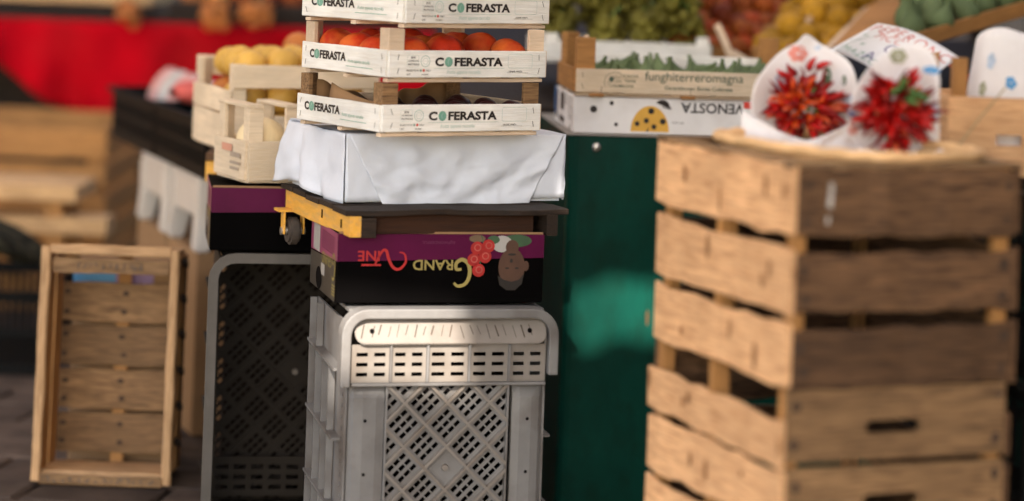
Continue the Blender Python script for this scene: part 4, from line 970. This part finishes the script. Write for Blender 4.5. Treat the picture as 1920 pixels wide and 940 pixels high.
pr = Print().rect(.10, .16, .045, .055); pr.rect(.10, .16, .030, .036); pr.rect(.10, .15, .018, .024); pr.put('small_print', M('faint_grey_print', (.34, .27, .21, 1), .7, .2), ca_, lambda u, v: (-.0095, .18 - u, v + .008)); Print().rect(.05, .11, .055, .070).put('red_print', M('pale_red_print', (.55, .26, .18, 1), .6, .1), ca_, lambda u, v: (-.0097, .18 - u, v + .008))
pr = Print().disc(.100, .060, .004, n=8); pr.disc(.100, .038, .004, n=8); pr.put_each('nail_hole', HOLE, ca_, lambda u, v: (u, -.0095, v))
fruit('pale_melon', ME_ME, in_crate(ca_, .058, .072, .082), 'pale cream melon in the small cream crate', 'melon', None, .3, .92)
fruit('pale_melon', ME_ME, in_crate(ca_, .066, .148, .068), 'smaller pale melon behind the first in the small crate', 'melon', None, .3, .48)
cbx = open_wood_crate('quince_crate', 'tall cream wooden crate full of yellow quinces, behind the small melon crate', (-.610, 5.33, .7665), 21, .34, .33, .078, .200, W_CREAM, False, 1)
plank('top_rail', cbx, .34, .050, .007, (.17, -.0045, .174), (0, 0, 0), W_CREAM); plank('top_rail', cbx, .34, .045, .007, (.17, .3345, .180), (0, 0, 0), W_CREAM); plank('top_rail', cbx, .33, .052, .007, (-.0045, .165, .116), (0, 0, R(-90)), W_CREAM)
for i in range(4):
    for j in range(3):
        for k in range(3):
            fr_ = random.random()
            me, nm, lb = (OR_ME, 'orange_fruit', 'orange fruit mixed into the quince crate') if fr_ < .15 else (QU_ME, 'quince', 'yellow quince in the tall cream crate')
            fruit(nm, me, in_crate(cbx, .055 + i * .076, .06 + j * .095, .050 + k * .072 + random.uniform(0, .008)), lb, nm.split('_')[0], 'fruit in the quince crate', .9, random.uniform(.85, 1.05))
hp = thing('fruit_bowl', 'brown wooden bowl heaped with orange fruit behind the quince crate', 'bowl', (-.50, 5.74, .7635))
bw_ = obj('bowl', lathe([(.07, 0), (.13, .03), (.165, .075), (.17, .08), (.158, .076), (.12, .035), (.06, .012)], 24), W_HONEY, hp, smooth=True)
for k, (x, y, z) in enumerate([(0, 0, .08), (.085, 0, .095), (-.085, 0, .095), (.04, .08, .095), (-.04, .08, .095), (.04, -.08, .095), (-.04, -.08, .095), (.05, .0, .165), (-.04, .035, .165), (-.04, -.04, .165), (.0, 0, .235), (.115, .05, .12), (.11, -.06, .12)]):
    fruit('orange_fruit', OR_ME, (-.50 + x, 5.74 + y, .7635 + z - .01), 'orange fruit heaped in the brown bowl', 'fruit', 'oranges in the bowl', .6, random.uniform(.9, 1))

# ------------------------------------------------------------------ left: black crates on white plastic stools on boxes
def stool(label, loc, rz):
    t = thing('plastic_stool', label, 'stool', loc, rz, 'white stools under the black crates'); L, D, Hh = .30, .34, .185
    obj('seat', bx(0, L, 0, D, Hh - .012, Hh, bev=.004), WPLAST, t)
    for y in (.002, D - .012): obj('apron', bx(.01, L - .01, y, y + .010, Hh - .100, Hh - .0125, bev=.002), WPLAST, t)
    for x in (.002, L - .012): obj('apron', bx(x, x + .010, .0125, D - .0125, Hh - .100, Hh - .0125, bev=.002), WPLAST, t)
    for sx in (0, 1):
        for sy in (0, 1):
            bm = bmesh.new(); x0 = .0 if sx == 0 else L; dx = 1 if sx == 0 else -1; y0 = 0 if sy == 0 else D; dy = 1 if sy == 0 else -1
            A = [bm.verts.new((x0 + dx * a * .052 - dx * .002, y0 + dy * b * .058 - dy * .002, Hh - .105)) for a, b in ((0, 0), (1, 0), (1, 1), (0, 1))]
            B = [bm.verts.new((x0 + dx * (a * .040 - .008), y0 + dy * (b * .052 - .008), 0)) for a, b in ((0, 0), (1, 0), (1, 1), (0, 1))]
            T_ = [bm.verts.new((v.co.x, v.co.y, Hh - .013)) for v in A]
            for P_, Q in ((B, A), (A, T_)):
                for i in range(4): bm.faces.new((P_[i], P_[(i + 1) % 4], Q[(i + 1) % 4], Q[i]))
            bm.faces.new(B); bm.faces.new(T_); bmesh.ops.recalc_face_normals(bm, faces=bm.faces)
            bmesh.ops.bevel(bm, geom=bm.edges[:], offset=.006, segments=2, affect='EDGES'); obj('leg', bm, WPLAST, t, smooth=False)
    return t
def cbox(name, label, loc, rz, L, D, Hh):
    t = thing(name, label, 'box', loc, rz); obj('box_body', bx(0, L, 0, D, 0, Hh, bev=.003), KRAFT, t)
    obj('tape_strip', bx(L / 2 - .025, L / 2 + .025, -.0012, .0, Hh - .10, Hh - .004), M('brown_tape', (.30, .17, .08, 1), .35, .1), t)
    obj('flap', bx(.002, L - .002, .004, D / 2 - .002, Hh + .0005, Hh + .004), KRAFT, t); obj('flap', bx(.002, L - .002, D / 2 + .002, D - .004, Hh + .0005, Hh + .004), KRAFT, t)
    return t
sv = Vector((-math.sin(R(20)), math.cos(R(20)), 0)); SO = Vector((-.755, 5.98, 0))
for k in range(2):
    a = SO + sv * (.40 * k) + sv * .01
    cbox('cardboard_box', ('tall brown cardboard box under the nearer white stool', 'tall brown cardboard box under the farther white stool')[k], a + Vector((.0, 0, 0)), 20, .33, .36, .455)
    stool(('nearer white plastic stool under the black produce crates', 'farther white plastic stool under the black produce crates')[k], (a.x, a.y, .4595), 20)
for k in range(2):
    a = SO + sv * (-.03 + .63 * k)
    black_crate('produce_crate', ('nearer black plastic produce crate on the white stools', 'farther black plastic produce crate beside the red cloth')[k], (a.x, a.y, .6465), 20, .34, .60, .135, 'black produce crates')
    for i in range(4):
        p = a + sv * (.10 + i * .13) + Vector((.14, .04, .6465 + .008))
        pk = thing('produce_pack', ('pink wrapped produce pack in the %s black crate' if i % 2 == k else 'white wrapped produce pack in the %s black crate') % ('nearer', 'farther')[k], 'pack', p, 20 + random.uniform(-15, 15), 'packs in the black crates')
        def packf(u, v):
            a_ = 2 * math.pi * u; q = math.sin(math.pi * min(.98, max(.02, v))) ** .6
            return (.07 * q * math.cos(a_), .055 * q * math.sin(a_), .205 * v + .010 * mn.noise(Vector((u * 7, v * 5, i + 5 * k))) * q)
        bm = grid_mesh(packf, 18, 10); bmesh.ops.remove_doubles(bm, verts=bm.verts, dist=1e-4)
        obj('pack_wrap', bm, M('pink_wrap', (.55, .30, .28, 1), .5, .2, 12) if i % 2 == k else M('white_wrap', (.50, .47, .46, 1), .4, .2, 12), pk, smooth=True)
rb = obj('red_bundle', grid_mesh(lambda u, v: (.16 * (u - .5), .09 * math.cos(math.pi * 2 * v) * math.sin(math.pi * min(.97, max(.03, u))) ** .5, .035 + .035 * math.sin(math.pi * 2 * v) * math.sin(math.pi * min(.97, max(.03, u))) ** .5 + .01 * mn.noise(Vector((u * 8, v * 6, 3)))), 20, 16), M('coral_red', (.60, .10, .08, 1), .6, .2, 10), None, (SO + sv * .52 + Vector((.10, .05, .79)))[:], (0, 0, R(30)), True)
tag(rb, 'coral red bundle lying on top of the black produce crates', 'bundle')

# ------------------------------------------------------------------ far left: table with red cloth, slatted bin, bench, dark sacks
rtb = thing('red_cloth_table', 'long stall table draped with a creased red cloth', 'table', (-3.0, 9.0, 0), 0)
W_BEAM = wood('beam_wood', (.66, .40, .19, 1), (.26, .14, .06, 1))
plank('table_top', rtb, 5.6, .9, .03, (2.8, .45, .935), (R(90), 0, 0), W_DARK)
def redf(u, v):
    x = 5.5 * u; drop = .34 + .05 * math.sin(x * 1.3) ; X = x - 3.0
    if X < -1.62: drop = .34 * max(.35, 1 - ((-1.62 - X) / .42) ** 1.6)
    f_ = .030 * math.sin(x * 14 + 2 * math.sin(x * 3)) + .02 * math.sin(x * 31)
    return (x, -.02 - f_ * (.2 + v) - .03 * v, .918 - v * drop)
o = obj('red_cloth', grid_mesh(redf, 200, 10), RED, rtb, smooth=True); md = o.modifiers.new('t', 'SOLIDIFY'); md.thickness = .003
obj('back_panel', bx(0, 5.6, .8, .82, 0, .90), W_DARK, rtb)  # dark sheet added under the table in place of shade
for x in (.1, 1.85, 3.7, 5.4): plank('leg', rtb, .92, .06, .06, (x, .5, .46), (0, R(90), 0), W_DARK)
ub = thing('wooden_tray', 'long pale wooden tray on the red cloth table, at the upper left corner', 'tray', (-2.6, 9.02, .952), 0)
plank('front_board', ub, 1.25, .10, .02, (.625, 0, .082), (0, 0, 0), W_BEAM); plank('back_board', ub, 1.25, .10, .02, (.625, .5, .082), (0, 0, 0), W_BEAM); plank('base_board', ub, 1.25, .50, .012, (.625, .25, .026), (R(90), 0, 0), W_DARK)
for x in (.01, 1.24): plank('end_board', ub, .48, .10, .02, (x, .25, .082), (0, 0, R(90)), W_BEAM)
for x in (.1, 1.1): plank('foot', ub, .4, .02, .04, (x, .25, .01), (0, 0, R(90)), W_DARK)
cr_ = thing('dark_tray', 'dark wooden tray of fruit on the red cloth table', 'tray', (-1.28, 9.0, .952), 0)
plank('front_board', cr_, 1.3, .05, .02, (.65, 0, .028), (0, 0, 0), W_DARK); plank('base_board', cr_, 1.3, .5, .012, (.65, .25, .008), (R(90), 0, 0), W_DARK); plank('back_board', cr_, 1.3, .05, .02, (.65, .5, .028), (0, 0, 0), W_DARK)
for i in range(12):
    for j in range(2):
        me, nm, lb = ((OR_ME, 'orange_fruit', 'orange fruit in the dark tray above the red cloth') if (i // 2) % 3 == 0 else (RP_ME, 'red_plum', 'red fruit in the dark tray above the red cloth'))
        fruit(nm, me, (-1.2 + i * .095, 9.09 + j * .12, .952 + .058 + random.uniform(0, .012)), lb, 'fruit', 'fruit in the dark tray', .6, 1. if nm[0] == 'o' else 1.6)
for k, (px, py) in enumerate(((238, 26), (405, 28), (478, 24))):
    p = PX(px, py, 8.88); hb = thing('hanging_bunch', ('yellow orange bunch hanging at the seam of the red cloth', 'left yellow bunch hanging over the red cloth edge', 'right yellow bunch hanging over the red cloth edge')[k], 'bunch', p)
    bm = bmesh.new(); rd = random.Random(k)
    for q in range(14):
        g_ = bmesh.ops.create_icosphere(bm, subdivisions=1, radius=.022); bmesh.ops.translate(bm, vec=(rd.uniform(-.045, .045), rd.uniform(-.03, .03), rd.uniform(-.04, .04)), verts=g_['verts'])
    obj('berries', bm, ORANGE, hb, smooth=True); obj('stalk', tube(bmesh.new(), [(0, 0, 0), (.01, .06, .06), (0, .15, .10)], .004, 5), LEAF, hb)
sb = thing('slatted_bin', 'large slatted wooden bin in front of the red cloth', 'bin', (-2.35, 7.9, 0), 0)
for k, (z0, z1) in enumerate(((.505, .602), (.410, .482), (.305, .380), (.20, .275), (.10, .175), (.0, .075))):
    plank('front_slat', sb, 1.04, z1 - z0, .02, (.52, 0, (z0 + z1) / 2), (0, 0, 0), W_HONEY, .003); plank('back_slat', sb, 1.04, z1 - z0, .02, (.52, .8, (z0 + z1) / 2), (0, 0, 0), W_HONEY, .003)
    plank('side_slat', sb, .78, z1 - z0, .02, (1.03, .40, (z0 + z1) / 2), (0, 0, R(90)), W_HONEY, .003); plank('side_slat', sb, .78, z1 - z0, .02, (.01, .40, (z0 + z1) / 2), (0, 0, R(90)), W_HONEY, .003)
for x in (.04, 1.0):
    for y in (.03, .77): plank('corner_post', sb, .595, .05, .04, (x, y, .2975), (0, R(90), 0), W_HONEY)
obj('inner_lining', bx(.02, 1.02, .03, .04, .0, .58), W_DARK, sb)  # dark panel added behind the front slats to blacken their gaps
plank('base_board', sb, 1.0, .72, .02, (.52, .4, .12), (R(90), 0, 0), W_DARK)
bn = thing('wooden_bench', 'pale topped wooden bench in front of the slatted bin', 'bench', (-2.15, 7.25, 0), 0)
plank('seat_board', bn, .86, .16, .045, (.43, .08, .455), (R(90), 0, 0), W_BEAM, .004); plank('seat_board', bn, .86, .16, .045, (.43, .26, .455), (R(90), 0, 0), W_BEAM, .004)
plank('lower_board', bn, .86, .14, .05, (.52, .10, .355), (R(90), 0, 0), W_BEAM, .004)
for x in (.10, .80):
    for y in (.06, .28): plank('leg', bn, .43, .055, .05, (x, y, .215), (0, R(86), 0), W_HONEY)
plank('brace', bn, .66, .05, .03, (.45, .17, .26), (0, R(25), 0), W_HONEY)
sk = thing('dark_sack', 'dark patterned sack with a red stripe at the left edge', 'sack', (-1.52, 6.95, .2525), 0)
def sackf(u, v):
    a = 2 * math.pi * u; q = (1 - abs(2 * v - 1) ** 5)
    return (-.20 + .42 * v, .15 * q * math.cos(a), .045 + .035 * q * math.sin(a) + .17 * (1 - v) + .012 * mn.noise(Vector((u * 8, v * 6, 1))))
o = obj('sack_body', grid_mesh(sackf, 24, 20), M('dark_patterned_cloth', (.010, .009, .007, 1), .9, .5, 24, .3, 30, .05, col2=(.10, .09, .055, 1), c2amt=.5, c2scale=34), sk, smooth=True)
bm = bmesh.new(); tube(bm, [Vector(sackf(.78 + .03 * math.sin(k), .1 + .8 * k / 8)) + Vector((0, -.012, 0)) for k in range(9)], .010, 6); obj('red_stripe', bm, M('faded_red', (.28, .03, .04, 1), .7, .2), sk, smooth=True)
black_crate('black_crate', 'black plastic crate on the paving at the left edge, under the dark sack', (-1.78, 6.72, 0), 2, .50, .60, .221)

# ------------------------------------------------------------------ background fruit displays
dt = thing('display_table', 'dark sloping display table behind the green cabinet', 'table', (.0, 5.95, 0), 5)
plank('table_top', dt, 2.6, 1.5, .03, (1.2, .75, .915), (R(90 + 6), 0, 0), W_DARK)
for x in (.05, 2.4):
    for y in (.1, 1.4): plank('leg', dt, .84, .06, .06, (x, y, .42), (0, R(90), 0), W_DARK)
def grape_bunch(p, seed):
    rd = random.Random(seed); t = thing('grape_bunch', 'bunch of green grapes in the heap behind the fig crate', 'grapes', p, rd.uniform(0, 360), 'green grape bunches')
    bm = bmesh.new()
    for k in range(34):
        z = rd.random(); a = rd.uniform(0, 6.28); q = (.050 * (1 - .55 * z)) * (.6 + .4 * rd.random())
        g_ = bmesh.ops.create_icosphere(bm, subdivisions=2, radius=rd.uniform(.012, .0155)); bmesh.ops.translate(bm, vec=(q * math.cos(a), q * math.sin(a), .012 + z * .085 * 1), verts=g_['verts'])
    o = obj('berries', bm, GRAPE, t, smooth=True); o['kind'] = 'stuff'
    obj('stalk', tube(bmesh.new(), [(0, 0, .05), (.01, 0, .11), (.03, .01, .13)], .003, 5), LEAF, t); return t
gc = open_wood_crate('grape_crate', 'white slatted crate heaped with green grapes behind the fig crate', PX(1020, 118, 6.05), 5, .42, .38, .05, .075, W_WHITE, False)
zt = gc.location.z
k = 0
for j in range(4):
    for i in range(4):
        for l in range(2):
            if l and j == 0 and random.random() < .5: continue
            p = in_crate(gc, .055 + i * .104 + random.uniform(-.02, .02), .06 + j * .09, .012 + l * .075 + j * .030 + random.uniform(0, .02)); grape_bunch(p, k); k += 1
# crates lying on the slope, their long edges running away to the upper right
def heap(quad, nu, nv, me, nm, label, group, lift=.02, layers=1, sc=(.9, 1.15), jit=.35, skip=.0):
    a, b, c, d = [Vector(q) for q in quad]
    for i in range(nu):
        for j in range(nv):
            for l in range(layers):
                if random.random() < skip: continue
                u = (i + .5 + random.uniform(-jit, jit) + .5 * l) / nu; v = (j + .5 + random.uniform(-jit, jit) + .5 * l) / nv
                p = a.lerp(b, u).lerp(d.lerp(c, u), v); p.z += lift + l * .035 + random.uniform(-.004, .006)
                fruit(nm, me, p, label, nm.split('_')[1], group, .9, random.uniform(*sc))
def tray(name, label, quad, group=None, side=.05, mat=W_HONEY, ends=True):
    a, b, c, d = [Vector(q) for q in quad]; base = (a + b + c + d) / 4
    t = thing(name, label, 'crate', a, 0, group)
    up = Vector((0, 0, side / 2 - .008)); sh = lambda p: Vector(p) - a
    for p, q in ((a, b), (b, c), (c, d), (d, a)):
        plank_between('side_board', t, sh(p) + up, sh(q) + up, side, .010, mat)
    bm = bmesh.new(); vs = [bm.verts.new(sh(p) + Vector((0, 0, -.004))) for p in (a, b, c, d)]; bm.faces.new(vs)
    o = obj('tray_floor', bm, KRAFT, t); md = o.modifiers.new('t', 'SOLIDIFY'); md.thickness = .006
    return t
Qr = [PX(1268, 116, 6.15), PX(1400, 118, 6.2), PX(1560, -60, 7.0), PX(1290, -60, 7.0)]
tray('plum_tray', 'tilted wooden crate of red plums left of the yellow plums', Qr); heap(Qr, 6, 12, RP_ME, 'red_plum', 'red plum in the tilted crate behind the fig crate', 'red plums', .022, 1, (1.0, 1.3)); heap(Qr, 5, 10, RP_ME, 'red_plum', 'red plum in the tilted crate behind the fig crate', 'red plums', .060, 1, (1.0, 1.25), skip=.45)
Qy = [PX(1412, 122, 6.05), PX(1548, 118, 6.05), PX(1760, -70, 6.9), PX(1575, -70, 6.9)]
ty = tray('plum_tray', 'tilted wooden crate of yellow plums behind the left bouquet', Qy); heap(Qy, 6, 12, YP_ME, 'yellow_plum', 'yellow plum in the tilted crate behind the left bouquet', 'yellow plums', .024, 1, (1.0, 1.3)); heap(Qy, 5, 10, YP_ME, 'yellow_plum', 'yellow plum in the tilted crate behind the left bouquet', 'yellow plums', .062, 1, (1.0, 1.25), skip=.45)
plank_between('corner_post', ty, PX(1345, 48, 6.0) - ty.location, PX(1372, 110, 5.98) - ty.location, .045, .016, W_PALE, (0, 1, 0))
plank_between('corner_post', ty, PX(1372, 98, 5.98) - ty.location, PX(1418, 126, 5.97) - ty.location, .030, .016, W_PALE, (0, 1, 0))
plank_between('divider_stick', ty, PX(1515, 38, 6.2) - ty.location, PX(1600, 5, 6.5) - ty.location, .016, .012, W_PALE)
Qb = [PX(1560, 112, 5.95), PX(1660, 110, 5.95), PX(1830, -60, 6.8), PX(1715, -60, 6.8)]
tb2 = thing('tan_board', 'broad tan wooden board sloping up behind the price card', 'board', Qb[0])
bm = bmesh.new(); vs = [bm.verts.new(Vector(p) - Vector(Qb[0]) + Vector((0, 0, .035))) for p in Qb]; bm.faces.new(vs); o = obj('board', bm, W_HONEY, tb2); md = o.modifiers.new('t', 'SOLIDIFY'); md.thickness = .018
plank_between('edge_strip', tb2, PX(1548, 104, 5.94) - tb2.location, PX(1712, -62, 6.8) - tb2.location, .03, .016, W_PALE)
Qf = [PX(1690, 92, 5.55), PX(1960, 12, 5.85), PX(1960, -60, 6.4), PX(1700, -20, 6.25)]
tray('fig_tray', 'tilted wooden crate of green figs at the upper right', Qf, side=.035, mat=W_HONEY); heap(Qf, 8, 6, FIG_ME, 'green_fig', 'green fig in the tilted crate at the upper right', 'figs at the upper right', .034, 1, (1.3, 1.7))
pr_ = thing('red_tray', 'red edged tray of pink fruit behind the upper right figs', 'tray', PX(1690, 70, 6.45))
for k in range(3): plank_between('strip', pr_, PX(1640 + k * 30, 70 - k * 10, 6.45 + k * .12) - pr_.location, PX(1790 + k * 30, -20 - k * 10, 6.8 + k * .12) - pr_.location, .05, .03, M('red_strip', (.42, .02, .03, 1), .5, .2) if k == 1 else M('pink_strip', (.5, .30, .25, 1), .6, .2))
# added unseen canopies and side screen for shade; openings cut to aim sun patches
def canvas_mat():
    m = M('cream_canvas', (.52, .40, .27, 1), .8, .06); N = m.node_tree.nodes; b = N['Principled BSDF']; out = N['Material Output']
    tr = N.new('ShaderNodeBsdfTranslucent'); tr.inputs[0].default_value = (.80, .70, .60, 1); mx = N.new('ShaderNodeMixShader'); mx.inputs[0].default_value = .40
    m.node_tree.links.new(b.outputs[0], mx.inputs[1]); m.node_tree.links.new(tr.outputs[0], mx.inputs[2]); m.node_tree.links.new(mx.outputs[0], out.inputs[0]); return m
CV = canvas_mat(); CZ = 2.3
def canopy(label, strips):
    t = thing('market_canopy', label, 'canopy', (0, 0, 0), 0, 'canopies over the lane')
    for q_, (x0, x1, y0, y1) in enumerate(strips):
        lo = .022 if abs(y0 - by1) < 1e-6 else 0; hi = .022 if abs(y1 - by0) < 1e-6 else 0
        def edge(u, v):
            x = x0 + (x1 - x0) * u; wv = math.sin(x * 23) + .6 * math.sin(x * 51 + 1); return (x, y0 + (y1 - y0) * v + wv * (lo * (1 - v) + hi * v), CZ + .0005 * q_)
        obj('canvas', grid_mesh(edge, 160, 2), CV, t)
    xs = [q for s_ in strips for q in s_[:2]]; ys = [q for s_ in strips for q in s_[2:]]
    return t
_c = math.cos(SUN_EL) / math.sin(SUN_EL); _u = (SUN_AZ[0] / _n * _c, SUN_AZ[1] / _n * _c)
def lift(x, y, z): return (x + _u[0] * (CZ - z), y + _u[1] * (CZ - z))
ax0, ay0 = lift(-.31, 4.44, .445); ax1, ay1 = lift(-.075, 4.50, .60)      # light reaching the lattice crate's grip
bx0, by0 = lift(.165, 5.17, .41); bx1, by1 = lift(.40, 5.17, .535)       # light reaching the green cabinet
canopy('front market canopy above the lane, behind the viewer', [(-2.4, 1.5, .35, ay0), (-2.4, ax0, ay0, ay1), (ax1, 1.5, ay0, ay1), (-2.4, 1.5, ay1, by0)])
canopy('rear market canopy over the fruit stall, above the picture', [(-2.4, bx0, by0 - .08, by1 + .08), (bx1, 1.5, by0 - .08, by1 + .08), (-2.4, 1.5, by1, 7.6)])
for x, y in ((-2.38, .4), (1.48, .4), (1.48, 7.58), (-2.38, 7.58)):
    tag(plank('canopy_pole', None, CZ, .05, .05, (x, y, CZ / 2), (0, R(90), 0), W_DARK), 'dark pole at the %s %s corner of the market canopies' % ('left' if x < 0 else 'right', 'near' if y < 1 else 'far'), 'pole', 'canopy poles')
sp = thing('stall_side_curtain', 'dark canvas curtain hung along the right side of the stall, outside the picture', 'curtain', (1.75, 0, 0))  # unseen sheet added to keep sky light off from the right
o = obj('curtain', grid_mesh(lambda u, v: (.03 * math.sin(u * 60), -.9 + 9 * u, CZ * v), 120, 4), M('dark_canvas', (.03, .028, .024, 1), .9, .2), sp, smooth=True)
dcb = thing('dark_carton', 'dark carton standing behind the dark open plastic crate', 'carton', (-.60, 5.275, 0), 9)  # dark block added so the open crate's slots look black
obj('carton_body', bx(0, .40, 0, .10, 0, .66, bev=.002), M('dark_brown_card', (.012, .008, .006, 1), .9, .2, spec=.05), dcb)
ob = thing('ochre_house', 'sunlit ochre house across the square, left of the picture', 'house', (-7.6, 3.2, 0), math.degrees(math.atan2(5.6, 4.2)))  # unseen facade added and turned to bounce warm sun onto left faces
obj('wall', bx(0, 7.0, 0, .4, 0, 6.5), M('ochre_plaster', (.62, .42, .25, 1), .9, .12, 2, .2, 12), ob)
for i in range(3):
    for j in range(2):
        wn = obj('window', bx(.8 + i * 2.1, 1.7 + i * 2.1, -.02, .01, 1.0 + j * 2.7, 2.5 + j * 2.7), M('window_dark', (.03, .035, .04, 1), .2, .1), ob)
        for q in (0, 1): obj('shutter', bx(.34 + i * 2.1 + q * 1.38, .78 + i * 2.1 + q * 1.38, -.05, -.001, 1.0 + j * 2.7, 2.5 + j * 2.7), M('shutter_green', (.05, .09, .06, 1), .6, .2), wn)
obj('roof', bx(-.2, 7.2, -.4, .8, 6.5, 6.7), M('terracotta', (.30, .12, .06, 1), .8, .3), ob)
